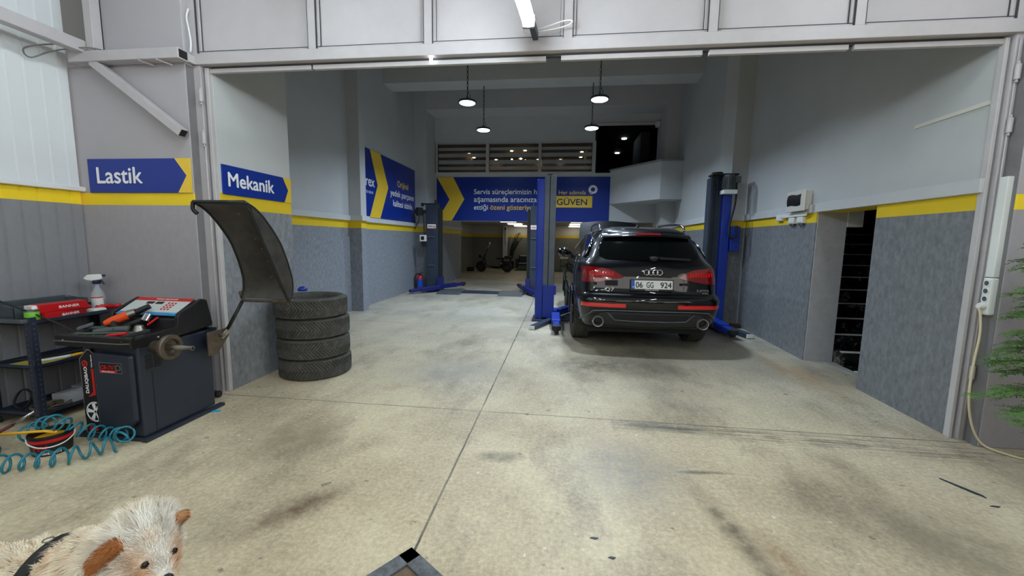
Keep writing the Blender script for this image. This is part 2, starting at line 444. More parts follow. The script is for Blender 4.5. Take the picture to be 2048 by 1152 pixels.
def plane_T(o, x, y):
    x, y = V(*x).normalized(), V(*y).normalized(); z = x.cross(y)
    return Matrix(((x.x, y.x, z.x, o[0]), (x.y, y.y, z.y, o[1]), (x.z, y.z, z.z, o[2]), (0, 0, 0, 1)))
def front_T(x, y, z): return plane_T((x, y, z), (1, 0, 0), (0, 0, 1))     # faces -Y
def left_T(x, y, z): return plane_T((x, y, z), (0, 1, 0), (0, 0, 1))      # on a left wall, faces +X
def circ(cx, cy, r, n=24, a0=0, a1=2*PI): return [(cx+r*math.cos(a0+(a1-a0)*k/n), cy+r*math.sin(a0+(a1-a0)*k/n)) for k in range(n)]
def bez(pts, n=8):
    """Catmull-Rom through the points"""
    P = [V(*p) for p in pts]; P = [P[0]*2-P[1]] + P + [P[-1]*2-P[-2]]; out = []
    for i in range(1, len(P)-2):
        a, b, c, d = P[i-1:i+3]
        for k in range(n):
            t = k/n
            out.append(.5*((2*b)+(c-a)*t+(2*a-5*b+4*c-d)*t*t+(3*b-a-3*c+d)*t**3))
    out.append(P[-2]); return out
def interp(tab, x, col=1):
    if x <= tab[0][0]: return tab[0][col]
    for a, b in zip(tab, tab[1:]):
        if x <= b[0]:
            return a[col]+(b[col]-a[col])*(x-a[0])/(b[0]-a[0])
    return tab[-1][col]
# ------------------------------------------------------------------ the setting
CEIL = 6.4
def S(name, m, *b, **k): return struct(box(name, m, *b, **k))
S('floor', 'floor', -9, 9, -9, 22, -.12, 0)
S('ceiling', 'ceil', -4.9, 4, 3.5, 12.6, CEIL, CEIL+.15)

# outside, left: ribbed white wall with painted foot
mb = MB(); ys = []; y = -9.0
while y < 3.34:
    for dy, dx in ((0, 0), (.094, 0), (.100, -.010), (.112, -.010)):
        if y+dy < 3.34: ys.append((y+dy, -4.43+dx))
    y += .118
ys.append((3.34, -4.43))
poly = ys + [(3.34, -4.5), (-5.0, -4.5)]
mb.prism([(x, yy) for yy, x in ys] + [(-4.5, 3.34), (-4.5, -9)], 'z', 0, 4.75)
M['wall_C'] = wall_mat('ribbed_wall_paint', 1.768, 1.885, (136, 136, 141), (222, 226, 229), yellow='F6D622', tex=False, hi_var=.02)
struct(mb.build('wall_outer_left', 'wall_C'))
S('trim_1', 'corr', -4.43, -4.385, -9, 3.36, 1.883, 1.925, bevel=.008)
S('wall_outer_left_gap', 'darkgap', -4.9, -4.0, 3.62, 3.7, 0, 4.9)
# piers beside the opening
mb = MB(); mb.box(-4.62, -3.28, 3.36, 4.0, 0, 2.99); mb.box(-4.06, -3.28, 3.36, 4.0, 2.99, 6.6)
struct(mb.build('wall_pier_left', 'wall_X', bevel=.006))
S('wall_pier_right', 'wall_X', 3.16, 5.2, 3.33, 3.80, 0, 6.6, bevel=.006)
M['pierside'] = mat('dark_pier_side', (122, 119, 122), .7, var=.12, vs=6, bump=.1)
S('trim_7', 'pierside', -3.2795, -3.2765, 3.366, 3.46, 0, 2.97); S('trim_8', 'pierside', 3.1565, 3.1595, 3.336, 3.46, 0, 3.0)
M['wall_P'] = M['wall_M']
S('wall_left_front', 'wall_M', -4.25, -3.15, 3.50, 4.50, 0, CEIL)
S('wall_left', 'wall_L', -4.6, -4.25, 3.9, 11.6, 0, CEIL)
S('wall_left_pilaster', 'wall_L', -4.25, -4.0, 7.85, 8.08, 0, CEIL)
S('wall_left_rear', 'wall_L', -4.75, -3.9, 11.6, 15.65, 0, CEIL)
mb = MB()
zz = (1.835, 1.935)
mb.box(-4.25, -4.20, 4.5, 7.85, *zz); mb.box(-4.25, -3.95, 7.80, 8.13, *zz); mb.box(-4.25, -4.20, 8.13, 11.6, *zz)
mb.box(-4.25, -3.85, 11.55, 11.6, *zz); mb.box(-3.9, -3.85, 11.6, 15.65, *zz)
struct(mb.build('trim_2', 'white', bevel=.004))
# opening to the back part: beam, head of the opening, right pier
S('ceiling_beam', 'white', -4.25, 3.1, 9.6, 10.15, 5.08, CEIL, bevel=.01)
S('wall_back_head', 'white', -3.9, 3.5, 11.6, 12.4, 5.10, CEIL)
S('wall_back_pier', 'white', 2.64, 3.5, 11.6, 12.6, 0, 5.10)
mb = MB()
mb.box(-3.9, 2.64, 12.4, 12.6, 2.06, 3.47)
mb.box(-3.9, 0.87, 12.4, 12.6, 4.37, 5.10)
mb.box(0.84, 0.90, 12.4, 12.6, 3.47, 4.37)
mb.box(0.87, 2.64, 12.4, 12.6, 4.86, 5.10)
mb.box(-3.9, 2.64, 12.6, 12.9, 2.06, 2.3)
struct(mb.build('wall_back_upper', 'white'))
S('ceiling_back', 'white', -4.9, 4.2, 12.9, 21.6, 2.22, 2.4)
S('wall_back', 'wall_B', -4.9, 4.3, 21.5, 21.7, 0, 2.3)
S('wall_back_left', 'wall_B', -4.95, -4.72, 15.65, 21.5, 0, 2.3)
S('wall_back_right', 'wall_B', 3.5, 3.7, 12.6, 21.5, 0, 2.3)
S('wall_back_pilaster', 'white', -3.06, -2.86, 21.2, 21.5, 0, 2.22)
for yb in (13.7,):
    S('ceiling_back_beam', 'white', -4.9, 4.2, yb, yb+.25, 2.13, 2.22)
# mezzanine rooms behind the glazing
def room(name, m, x0, x1, y0, y1, z0, z1, t=.05):
    mb = MB()
    mb.box(x0, x1, y1, y1+t, z0, z1); mb.box(x0-t, x0, y0, y1, z0, z1); mb.box(x1, x1+t, y0, y1, z0, z1)
    mb.box(x0, x1, y0, y1, z0-t, z0); mb.box(x0, x1, y0, y1, z1, z1+t)
    return struct(mb.build(name, m))
room('wall_office', 'brownroom', -3.85, .80, 12.62, 18, 3.40, 4.9)
room('wall_mezzanine', 'dark', .95, 3.4, 12.62, 19, 3.42, 4.95)
S('wall_mezzanine_column', 'darkgap', 2.35, 2.62, 13.6, 15.0, 3.42, 4.9)
# sloping balcony parapet
poly = [(1.33, 12.4), (2.42, 10.9), (2.96, 10.9), (2.96, 11.6), (2.62, 11.6), (2.62, 12.4)]
struct(MB().prism(poly, 'z', 2.58, 2.68).build('balcony_slab', 'white'))
mb = MB(); th = .10
mb.prism([(1.33, 12.4), (2.42, 10.9), (2.50, 11.0), (1.46, 12.4)], 'z', 2.68, 3.52)
mb.prism([(2.42, 10.9), (2.96, 10.9), (2.96, 11.0), (2.50, 11.0)], 'z', 2.68, 3.52)
struct(mb.build('wall_balcony_parapet', 'white'))
mb = MB(); mb.prism([(1.30, 12.4), (2.40, 10.86), (2.98, 10.86), (2.98, 11.04), (2.52, 11.04), (1.50, 12.4)], 'z', 3.52, 3.56)
struct(mb.build('trim_3', 'reveal'))

# right wall: its own slightly turned frame (local x outward, y along the wall)
RW0, RWA = V(3.08, 3.47, 0), R(-1.94)
RWM = Matrix.Translation(RW0) @ Matrix.Rotation(RWA, 4, 'Z')
def rwplace(o):
    o.location = RW0; o.rotation_euler = (0, 0, RWA); return o
def rw(*p): return RWM @ V(*p)
def RWB(name, m, *b, bevel=0): return rwplace(struct(box(name, m, *b, bevel=bevel)))
mb = MB(); mb.box(0, .33, .03, 1.09, 0, CEIL); mb.box(0, .33, 1.09, 2.13, 1.895, CEIL); mb.box(0, .33, 2.13, 4.4, 0, CEIL)
rwplace(struct(mb.build('wall_right', 'wall_R')))
rwplace(struct(MB().prism([(.33, 4.38), (-.27, 4.38), (-.40, 4.62), (-.37, 8.3), (.33, 8.3)], 'z', 0, CEIL).build('wall_right_rear', 'wall_R')))
M['reveal_frontlit'] = mat('frontlit_reveal_plaster', (172, 172, 177), .7, var=.10, vs=9, bump=.1)  # reveal plaster brightened: light from the front is put into its colour
RWB('wall_right_reveal', 'reveal_frontlit', .012, .34, 2.115, 2.131, 0, 1.895)
mb = MB(); mb.box(-.035, 0, 0, 2.12, 1.897, 2.0); mb.box(-.035, 0, 2.2, 4.38, 1.897, 2.0)
mb.prism([(0, 4.34), (-.31, 4.34), (-.44, 4.6), (-.41, 8.2), (-.37, 8.2), (-.40, 4.62), (-.27, 4.38), (0, 4.38)], 'z', 1.897, 2.0)
rwplace(struct(mb.build('trim_4', 'white', bevel=.004)))
RWB('trim_5', 'beigepl', -.012, 0, .05, .72, 2.535, 2.565)
# stairs climbing behind the opening
mb = MB()
mb.box(3.49, 5.5, 9.9, 10.0, 0, 4); mb.box(5.4, 5.5, 4.5, 10, 0, 4); mb.box(3.49, 5.5, 4.4, 4.5, 0, 4); mb.box(3.42, 3.5, 5.62, 10, 0, 4); mb.box(3.4, 5.5, 4.4, 10, 4, 4.1)
struct(mb.build('wall_stairwell', 'stairwall'))
st = thing('staircase', 'black tiled stairs with white nosings climbing behind the opening in the right wall', 'stairs', (3.5, 5.15, 0))
for i in range(11):
    s = MB().box(.0 if i else -.0, 1.88, i*.28, i*.28+.30 if i < 10 else 4.2, (i)*.168-.168 if i else -.02, i*.168+.002).build('step', 'marble', st)
    MB().box(.0, 1.88, i*.28-.012, i*.28+.035, i*.168-.006, i*.168+.008).build('nosing', 'nosing', s)
S('trim_6', 'reveal', 3.40, 3.44, 4.6, 5.62, 0, .012)
S('wall_stair_downstand', 'white', 3.49, 3.66, 5.55, 5.72, 1.72, 1.93)

# the big steel door frame with its sheet-filled head
dr = struct(bpy.data.objects.new('door_1', None)); COL.objects.link(dr); dr.location = (0, 3.44, 0)
def D(name, m, *b, bevel=.004): return box(name, m, *b, parent=dr, bevel=bevel)
D('jamb', 'frame', -3.31, -3.215, 0, .09, 0, 3.0); D('jamb', 'frame', 3.115, 3.16, -.0, .09, 0, 3.0)
D('jamb_lip', 'jamb', -3.19, -3.155, .02, .07, 0, 2.97); D('jamb_lip', 'jamb', 3.07, 3.095, .02, .07, 0, 2.97)
D('jamb_recess', 'reveal', -3.215, -3.19, .05, .09, 0, 2.97); D('jamb_recess', 'reveal', 3.095, 3.115, .05, .09, 0, 2.97)
D('track_gap_shade', 'darkgap', -3.15, 3.07, .045, .08, 2.966, 2.986, bevel=0)  # dark strip standing in for the shade between lintel and track
D('lintel', 'frame', -3.31, 3.16, -.02, .09, 2.985, 3.075)
for x0, x1 in ((-3.155, -2.19), (-2.17, -.17), (-.05, 1.03), (1.08, 2.06), (2.10, 3.07)):
    D('track', 'frame', x0, x1, .035, .07, 2.932, 2.968, bevel=.003)
mul = [-3.25, -2.14, -1.13, 0.0, 1.08, 2.09, 3.12]
for x in mul: D('mullion', 'frame', x-.036, x+.036, -.012, .06, 3.075, 4.7)
for a, b in zip(mul, mul[1:]):
    a += .036; b -= .036
    D('sheet_panel', 'panel', a, b, .03, .045, 3.075, 4.7, bevel=0)
    mb = MB(); mb.box(a, a+.022, .005, .03, 3.075, 4.7); mb.box(b-.022, b, .005, .03, 3.075, 4.7); mb.box(a+.022, b-.022, .005, .03, 3.075, 3.098)
    mb.build('bead', 'frame', dr, bevel=.003)
    mb = MB(); mb.box(a-.002, a+.002, -.013, .004, 3.078, 4.7); mb.box(b-.002, b+.002, -.013, .004, 3.078, 4.7); mb.box(a, b, .001, .0045, 3.097, 3.101); mb.box(a+.021, a+.025, .02, .031, 3.1, 4.7); mb.box(b-.025, b-.021, .02, .031, 3.1, 4.7)
    mb.build('seam_shadow', 'darkgap', dr)  # thin dark strips standing in for shadows along the panel seams
for x in (-3.2, 3.13):
    for z in (2.72, 2.36, .55):
        h = MB().cyl((x, -.022, z-.05), (x, -.022, z+.05), .017, n=12).cyl((x, -.022, z-.07), (x, -.022, z+.07), .008, n=8).build('hinge', 'frame', dr, smooth=40)
    MB().tube([(x, -.012, .02), (x, -.012, 2.95)], .006, 6).build('door_rod', 'frame', dr, smooth=True)
S('wall_front_head', 'dark', -4.3, 3.5, 3.50, 3.6, 3.0, CEIL)
# canopy over the forecourt
S('ceiling_canopy', 'reveal', -4.5, 7.0, -6.0, 3.44, 4.75, 4.85)
S('wall_added_rear', 'darkgap', -4.5, 7.0, -9.1, -9, 0, 2.9)  # unseen wall added to shape the car's reflections: dark below, open above
mb = MB()
for a_, b_ in ((-4.5, -3.2), (-1.2, .6), (2.6, 4.9), (6.0, 7.0)): mb.box(a_, b_, -9.1, -9, 2.9, 4.75)  # unseen blocks added to break up the bright band mirrored in the car
struct(mb.build('wall_added_rear_blocks', 'darkgap'))
S('wall_outer_right', 'reveal', 6.9, 7.0, -9, 3.4, 0, 2.9)

# mezzanine glazing: three windows with zebra blinds
wx = [(-3.82, -2.33), (-2.24, -.76), (-.68, .80)]
for i, (a, b) in enumerate(wx):
    wn = struct(bpy.data.objects.new('window_%d' % (i+1), None)); COL.objects.link(wn); wn.location = (0, 12.40, 3.47)
    mb = MB(); mb.box(a-.045, b+.045, -.02, .05, 0, .035); mb.box(a-.045, b+.045, -.02, .05, .865, .90)
    mb.box(a-.045, a, -.02, .05, .035, .865); mb.box(b, b+.045, -.02, .05, .035, .865)
    mb.build('window_frame', 'jamb', wn)
    box('pane', 'glass', a, b, .0, .006, .035, .865, parent=wn)
    mb = MB(); ms = MB()
    for z0, z1 in ((.115, .21), (.29, .405), (.49, .60), (.685, .77), (.86, .895)): mb.box(a+.01, b-.01, .085, .088, z0, z1)
    for z0, z1 in ((.01, .115), (.21, .29), (.405, .49), (.60, .685), (.77, .86)): ms.box(a+.01, b-.01, .0855, .0875, z0, z1)
    mb.build('blind', 'blind', wn); ms.build('sheer_blind', 'sheer', wn)
M_spots = [(-3.78, 16.55), (-3.76, 17.3), (-2.02, 16.09), (-1.5, 16.03), (-1.82, 17.6), (-2.9, 17.8), (-1.1, 17.85), (.66, 16.4), (.66, 17.4), (-.16, 17.9)]
for i, (x, y) in enumerate(M_spots):
    tag(MB().cyl((x, y, 4.885), (x, y, 4.899), .06, n=16).build('downlight', 'warmled', smooth=40), 'small warm downlight glowing behind the zebra blinds of the upper office', 'downlight', 'warm downlights in the upper office')
for i, (x, y, l) in enumerate(((1.98, 14.6, 'nearer round white downlight in the black mezzanine ceiling beside the blinds'), (2.05, 16.9, 'farther and lower-looking round white downlight in the black mezzanine ceiling'))):
    tag(MB().cyl((x, y, 4.93), (x, y, 4.948), .085, n=20).build('downlight', 'coolled', smooth=40), l, 'downlight')
ch = thing('chandelier', 'small chandelier with warm bulbs seen through the middle blind upstairs', 'lamp', (-1.8, 16.6, 4.9))
MB().cyl((0, 0, 0), (0, 0, -.3), .012).build('stem', 'steel', ch)
for k in range(4):
    a = k*PI/2+.4
    ar = MB().tube([(0, 0, -.3), (.2*math.cos(a), .2*math.sin(a), -.34), (.28*math.cos(a), .28*math.sin(a), -.28)], .01).build('arm', 'steel', ch)
    MB().ball((.28*math.cos(a), .28*math.sin(a), -.25), .035, 12).build('bulb', 'warmled', ar, smooth=True)
rl = thing('shutter_rail', 'white head rail with roller bracket across the dark mezzanine opening', 'rail', (.9, 12.4, 4.78))
box('rail', 'jamb', 0, 1.74, -.06, 0, 0, .07, parent=rl, bevel=.005)
MB().cyl((1.62, -.09, .0), (1.72, -.09, .0), .09, n=20).build('roller_end', 'whitepl', rl, smooth=40)
M['darkgrey_slope'] = M['darkgap']
# ------------------------------------------------------------------ signs
def sign(name, label, poly_board, axis, at, group=None):
    t = thing(name, label, 'sign', at); return t
# Lastik
t = thing('sign_board', 'blue sign reading Lastik with a yellow right end on the grey outer pier', 'sign', (-4.33, 3.36, 1.875))
MB().prism([(0, 0), (.93, 0), (1.035-.125, .0), (1.035-.03, .152), (1.035-.14, .30), (0, .30)][:2] + [(.905, 0), (1.0, .15), (.89, .30), (0, .30)], 'y', -.014, 0).build('board', 'blue', t)
MB().prism([(.905, 0), (1.035, 0), (1.035, .30), (.89, .30), (1.0, .15)], 'y', -.0142, 0).build('yellow_end', 'yellow', t)
text('Lastik', 'letter', t, front_T(.09, -.0145, .085), width=.465, fat=.003)
# Mekanik
t = thing('sign_board', 'blue sign reading Mekanik with a yellow right end on the grey pier inside', 'sign', (-3.15, 3.525, 1.885))
MB().prism([(0, 0), (.845, 0), (.915, .137), (.83, .272), (0, .272)], 'x', 0, .014).build('board', 'blue', t)
MB().prism([(.845, 0), (.965, 0), (.965, .272), (.83, .272), (.915, .137)], 'x', 0, .0142).build('yellow_end', 'yellow', t)
text('Mekanik', 'letter', t, left_T(.0145, .062, .08), width=.615, fat=.0038)
# large left wall board
t = thing('sign_board', 'large blue board with a yellow chevron and Orijinal text on the left inside wall', 'sign', (-4.25, 8.46, 1.95))
W_, H_ = 3.08, 1.47
MB().box(0, .02, 0, W_, 0, H_).build('board', 'blue', t)
MB().prism([(.24, 0), (.77, 0), (1.25, .76), (.84, H_), (.32, H_), (.67, .74)], 'x', .0201, .0215).build('chevron', 'yellow', t)
text('rex', 'letter', t, left_T(.021, .09, .68), width=.41, bold=.02)
text('TO SERVIS', 'letter', t, left_T(.021, .09, .52), width=.34)
text('Orijinal', 'yellow', t, left_T(.021, 2.18, .86), width=.75, height=.16, bold=.014, align='CENTER')
text('yedek parçanın', 'letter', t, left_T(.021, 2.16, .60), width=1.60, height=.16, bold=.014, align='CENTER')
text('kalitesi sizinle.', 'letter', t, left_T(.021, 2.2, .35), width=1.35, height=.16, bold=.014, align='CENTER')
# back banner
t = thing('banner_board', 'long blue banner with a yellow chevron and slogan across the back opening', 'sign', (-3.845, 12.398, 2.062))
W_, H_ = 5.185, 1.295
MB().box(0, W_, -.02, 0, 0, H_).build('board', 'blue', t)
MB().prism([(0, 0), (.47, 0), (.86, .64), (.52, H_), (.01, H_), (.40, .63)], 'y', -.0215, -.0201).build('chevron', 'yellow', t)
text('Servis süreçlerimizin her', 'letter', t, front_T(1.16, -.021, .795), width=2.10, bold=.014)
text('aşamasında aracınıza', 'letter', t, front_T(1.16, -.021, .565), width=1.90, bold=.014)
text('ettiği', 'letter', t, front_T(1.16, -.021, .335), width=.43, bold=.014)
text('özeni gösteriyoruz.', 'yellow', t, front_T(1.66, -.021, .335), width=1.62, bold=.014)
text('Her adımda', 'yellow', t, front_T(3.71, -.021, .79), width=.79, bold=.01)
MB().box(3.58, 4.69, -.0215, -.0201, .41, .745).build('text_panel', 'yellow', t)
text('GÜVEN', 'navytext', t, front_T(3.66, -.022, .485), width=.88, height=.18, bold=.02)
pin = MB(); c = (4.70, .93)
prof = circ(c[0], c[1], .13, 28, R(245), R(245-310)) + [(c[0]-.125, c[1]-.15)]
inner = circ(c[0], c[1], .062, 28, R(245), R(245-310)); inner += [(c[0]-.03, c[1]-.058)]
for k in range(len(prof)):
    k2 = (k+1) % len(prof)
    pin.quad(V(prof[k][0], -.022, prof[k][1]), V(prof[k2][0], -.022, prof[k2][1]), V(inner[k2][0], -.022, inner[k2][1]), V(inner[k][0], -.022, inner[k][1]))
pin.build('pin_mark', 'letter', t)

# ------------------------------------------------------------------ tyres
def tyre_profile(r, w, bead):
    """half section (radius, across) from bead to tread edge"""
    h = w/2
    return [(bead, h*.72), (bead+.012, h*.86), (bead+(r-bead)*.35, h*.985), (bead+(r-bead)*.6, h*1.0), (r-.035, h*.95), (r-.014, h*.88), (r-.003, h*.80)]
def tyre_mesh(name, r, w, bead, lugs, parent=None, style='v', m='tyre', loc=None, rot=None):
    side = tyre_profile(r, w, bead); nt = lugs*6; ns = 26
    tw = side[-1][1]
    prof = [(a, -b, 0) for a, b in side]
    prof += [(r - .004*abs(-1+2*(k+1)/(ns))**3, -tw+2*tw*(k+1)/(ns), 1) for k in range(ns-1)]
    prof += [(a, b, 0) for a, b in side[::-1]]
    prof += [(bead-.004, side[0][1]*.8, 0), (bead-.004, -side[0][1]*.8, 0)]
    bm = MB(); rings = []
    for rad, z, tr in prof:
        ring = []
        for k in range(nt):
            a = 2*PI*k/nt; rr = rad
            if tr:
                s = z/tw
                if style == 'v':
                    ph = (k/6 + abs(s)*2.1 + (.5 if s > 0 else 0)*.3) % 1
                    g = ph < .36
                    if abs(s) < .06: g = False
                    if abs(abs(s)-.74) < .025: g = True
                else:
                    ph = (k/6 + (.5 if int((s+1)*3.5) % 2 else 0) + s*.5) % 1
                    g = ph < .22 or any(abs(s-q) < .045 for q in (-.6, -.2, .2, .6))
                if g: rr -= .009
            ring.append(bm.bm.verts.new((rr*math.cos(a), rr*math.sin(a), z)))
        rings.append(ring)
    for i in range(len(rings)):
        A, B = rings[i], rings[(i+1) % len(rings)]
        for k in range(nt): bm.bm.faces.new((A[k], A[(k+1) % nt], B[(k+1) % nt], B[k]))
    o = bm.build(name, m, parent, smooth=28)
    return o
ty = tyre_mesh('tyre', .372, .215, .262, 66)
tyl = ['topmost tyre of the stack of four in front of the Mekanik sign pier', 'second tyre from the top of the stack of four',
       'third tyre from the top of the stack of four', 'bottom tyre of the stack of four, resting on the concrete']
for i in range(4):
    o = ty if i == 0 else ty.copy()
    if i: COL.objects.link(o)
    o.location = (-2.72+(-.012, .0, .006, .014)[i], 4.17+(.0, .01, -.004, .0)[i], .1075+.2152*(3-i)); o.rotation_euler = (PI if i == 2 else 0, 0, i*.7)
    tag(o, tyl[i], 'tyre', 'stacked used tyres')

# ------------------------------------------------------------------ the car (local: x across, y forward from the rear bumper, z up)
CAR = thing('car', 'black SUV parked rear-on between the posts of the blue lift', 'car', (1.185, 5.43, 0), R(1.8))
WTAB = [(.30, .86), (.36, .89), (.46, .935), (.58, .955), (.66, .965), (.80, .975), (1.0, .978), (1.12, .965), (1.19, .945), (1.24, .90), (1.28, .872), (1.40, .815), (1.52, .748), (1.60, .690), (1.655, .630), (1.695, .545), (1.72, .43), (1.735, .28), (1.742, .10)]
RTAB = [(.30, .26), (.36, .11), (.41, .075), (.52, .035), (.56, .025), (.66, .0), (.73, .0), (.79, .03), (.82, .065), (.90, .085), (1.0, .10), (1.14, .13), (1.20, .155), (1.25, .185), (1.32, .235), (1.45, .335), (1.56, .43), (1.60, .425), (1.63, .44), (1.655, .50), (1.695, .70), (1.72, .98), (1.735, 1.35), (1.742, 1.85)]
FTAB = [(.30, 4.92), (.5, 5.06), (.75, 5.05), (.92, 4.96), (1.0, 4.75), (1.04, 4.3), (1.08, 3.85), (1.14, 3.62), (1.28, 3.42), (1.45, 3.12), (1.56, 2.92), (1.63, 2.78), (1.655, 2.70), (1.695, 2.50), (1.72, 2.3), (1.735, 2.1), (1.742, 1.95)]
TAPER = [(.3, .03), (.74, .03), (.82, .075), (1.15, .075), (1.3, .07), (1.6, .05), (1.74, .01)]
BOW = [(.3, .10), (1.1, .10), (1.3, .14), (1.56, .17), (1.66, .20), (1.742, .05)]
def car_w(y, z):
    w_ = interp(WTAB, z); yr = interp(RTAB, z)
    d = max(0, 1-(y-yr)/1.15); d2 = max(0, 1-(interp(FTAB, z)-y)/1.0)
    return w_ - interp(TAPER, z)*d*d - .10*d2*d2*(1 if z < 1.1 else .4)
RX, RY = .16, .20
def car_rear(x, z):
    """y of the rear face at a height"""
    w_ = interp(WTAB, z) - interp(TAPER, z); yr = interp(RTAB, z); rx = min(RX, w_*.3)
    xa = min(abs(x), w_); y = yr + interp(BOW, z)*(xa/w_)**2
    if xa > w_-rx: y += RY*(1-math.sqrt(max(0, 1-((xa-(w_-rx))/rx)**2)))
    return y
def ring(z):
    pts = []; w_ = interp(WTAB, z) - interp(TAPER, z); rx = min(RX, w_*.3)
    for k in range(9):
        x = (w_-rx)*k/9; pts.append((x, car_rear(x, z)))
    for k in range(8):
        a = PI/2*k/8; x = w_-rx+rx*math.sin(a); pts.append((x, car_rear(x, z)))
    y0 = car_rear(w_, z); yf = interp(FTAB, z); fr = min(.35, (yf-y0)*.3)
    n = 30
    for k in range(n+1):
        y = y0+(yf-.42-y0)*k/n; pts.append((car_w(y, z) if k else w_, y))
    xw, yb = pts[-1]
    for k in range(1, 9):
        a = PI/2*k/8; pts.append((xw*(1-.25*(1-math.cos(a))-.25*0) - xw*.20*(1-math.cos(a)), yb+.42*.8*math.sin(a)))
    xe, ye = pts[-1]
    for k in range(1, 7):
        s_ = 1-k/6; pts.append((xe*s_, ye+.42*.2*(1-s_*s_)))
    left = [(-x, y) for x, y in pts[1:-1]]
    return pts + left[::-1]
zs = [.30, .33, .36, .41, .46, .52, .56, .61, .66, .70, .73, .76, .79, .805, .82, .86, .90, .95, 1.0, 1.04, 1.08, 1.11, 1.14, 1.17, 1.19, 1.215, 1.24, 1.26, 1.28, 1.34, 1.40, 1.46, 1.52, 1.56, 1.58, 1.60, 1.63, 1.655, 1.675, 1.695, 1.71, 1.72, 1.73, 1.735, 1.742]
mb = MB(); prev = None
for z in zs:
    rg = [mb.bm.verts.new((x, y, z)) for x, y in ring(z)]
    if prev:
        for k in range(len(rg)): mb.bm.faces.new((prev[k], prev[(k+1) % len(rg)], rg[(k+1) % len(rg)], rg[k]))
    else: mb.bm.faces.new(rg[::-1])
    prev = rg
mb.bm.faces.new(prev)
body = mb.build('body', 'carpaint', CAR, smooth=42)
cut = MB()
for y in (1.02, 4.02):
    for s in (-1, 1): cut.cyl((s*.62, y, .385), (s*1.15, y, .385), .43, n=48)
cu_o = cut.build('cutter', 'carpaint')
bo = body.modifiers.new('b', 'BOOLEAN'); bo.operation = 'DIFFERENCE'; bo.object = cu_o; bo.solver = 'EXACT'
cu_o.matrix_world = CAR.matrix_world
bpy.context.view_layer.update(); cu_o.parent = CAR; cu_o.matrix_parent_inverse = Matrix(); cu_o.matrix_basis = Matrix()
bpy.context.view_layer.update()
me2 = bpy.data.meshes.new_from_object(body.evaluated_get(bpy.context.evaluated_depsgraph_get()))
body.modifiers.clear(); body.data = me2; me2.set_sharp_from_angle(angle=R(42)); bpy.data.objects.remove(cu_o)

def patch(name, m, x0, x1, top, bot, off=.004, th=.02, nx=24, nz=5, parent=None, smooth=40):
    def f(u, v):
        x = x0+(x1-x0)*u; zt, zb = interp(top, x), interp(bot, x); z = zb+(zt-zb)*v
        return V(x, car_rear(x, z)-off, z)
    return MB().slab(f, nx, nz, lambda u, v: V(0, th, 0)).build(name, m, parent or CAR, smooth=smooth)
def sidepatch(name, m, sgn, y0, y1, top, bot, off=.004, th=.02, nx=24, nz=5, parent=None):
    def f(u, v):
        y = y0+(y1-y0)*u; zt, zb = interp(top, y), interp(bot, y); z = zb+(zt-zb)*v
        return V(sgn*(car_w(y, z)+off), y, z)
    return MB().slab(f, nx, nz, lambda u, v: V(-sgn*th, 0, 0)).build(name, m, parent or CAR, smooth=40)
# tailgate glass, spoiler, third brake light, wiper
patch('rear_window', 'carglass', -.66, .66, [(-.66, 1.40), (-.60, 1.545), (-.45, 1.565), (0, 1.572), (.45, 1.565), (.60, 1.545), (.66, 1.40)], [(-.66, 1.30), (-.58, 1.262), (0, 1.245), (.58, 1.262), (.66, 1.30)], .006, .02, 36, 8)
def spo(u, v):
    x = -.60+1.2*u; z = 1.575+.075*v
    return V(x, interp(RTAB, 1.64)+.17*(x/.6)**2*.8 - .10 + (.18*v*v), z - .03*(abs(x)/.6)**2)
MB().slab(spo, 30, 6, lambda u, v: V(0, .12, .015)).build('roof_spoiler', 'carpaint', CAR, smooth=50)
MB().slab(lambda u, v: spo((u-.5)*.28+.5, .28+.34*v)+V(0, -.004, 0), 10, 2, lambda u, v: V(0, .01, 0)).build('brake_light', 'lampred', CAR, smooth=40)
wp = MB()
def gl(x, z, o=.03): return (x, car_rear(x, z)-o, z)
wp.bar(gl(.12, 1.285), gl(.52, 1.268), .018, .03); wp.bar(gl(-.02, 1.30), gl(.42, 1.275), .012, .02); wp.ball(gl(.04, 1.275, .012), (.06, .03, .035), 10)
wp.build('rear_wiper', 'rubber', CAR, smooth=40)
# tailgate panel gaps and creases
g = MB()
for z0 in (.793,):
    g.tube([(x, car_rear(x, z0)-.001, z0) for x in [(-.80+1.6*k/24) for k in range(25)]], .004, 6)
for s in (-1, 1):
    g.tube([(s*(.80-.02*k/8), car_rear(s*(.80-.02*k/8), .80+.18*k/8)-.001, .80+.18*k/8) for k in range(9)], .0035, 6)
g.build('panel_gap', 'rubber', CAR, smooth=True)
# tail lights
for s in (-1, 1):
    xs_ = [(.36, 1.045, 1.025), (.46, 1.10, 1.005), (.55, 1.135, .985), (.66, 1.15, .965), (.78, 1.158, .950), (.86, 1.158, .950), (.895, 1.15, .955)]
    if s < 0: xs_ = [(-a, b, c) for a, b, c in xs_[::-1]]
    tl = patch('tail_light', 'lampred', xs_[0][0], xs_[-1][0], [(a, b) for a, b, c in xs_], [(a, c) for a, b, c in xs_], .010, .03, 30, 6)
    gm = MB()
    for k in range(9):
        x = s*(.50+.036*k); gm.slab(lambda u, v, x=x: V(x-.011+.022*u, car_rear(x, 1.07)-.016, 1.045+.055*v), 2, 2, lambda u, v: V(0, .006, 0))
    gm.build('light_segment', 'lampred2', tl)
    a, b = (.33, .90) if s > 0 else (-.90, -.33)
    patch('bumper_reflector', 'lampred2', a, b, [(a, .685), (b, .685)], [(a, .635), (b, .635)], .008, .03, 20, 3)
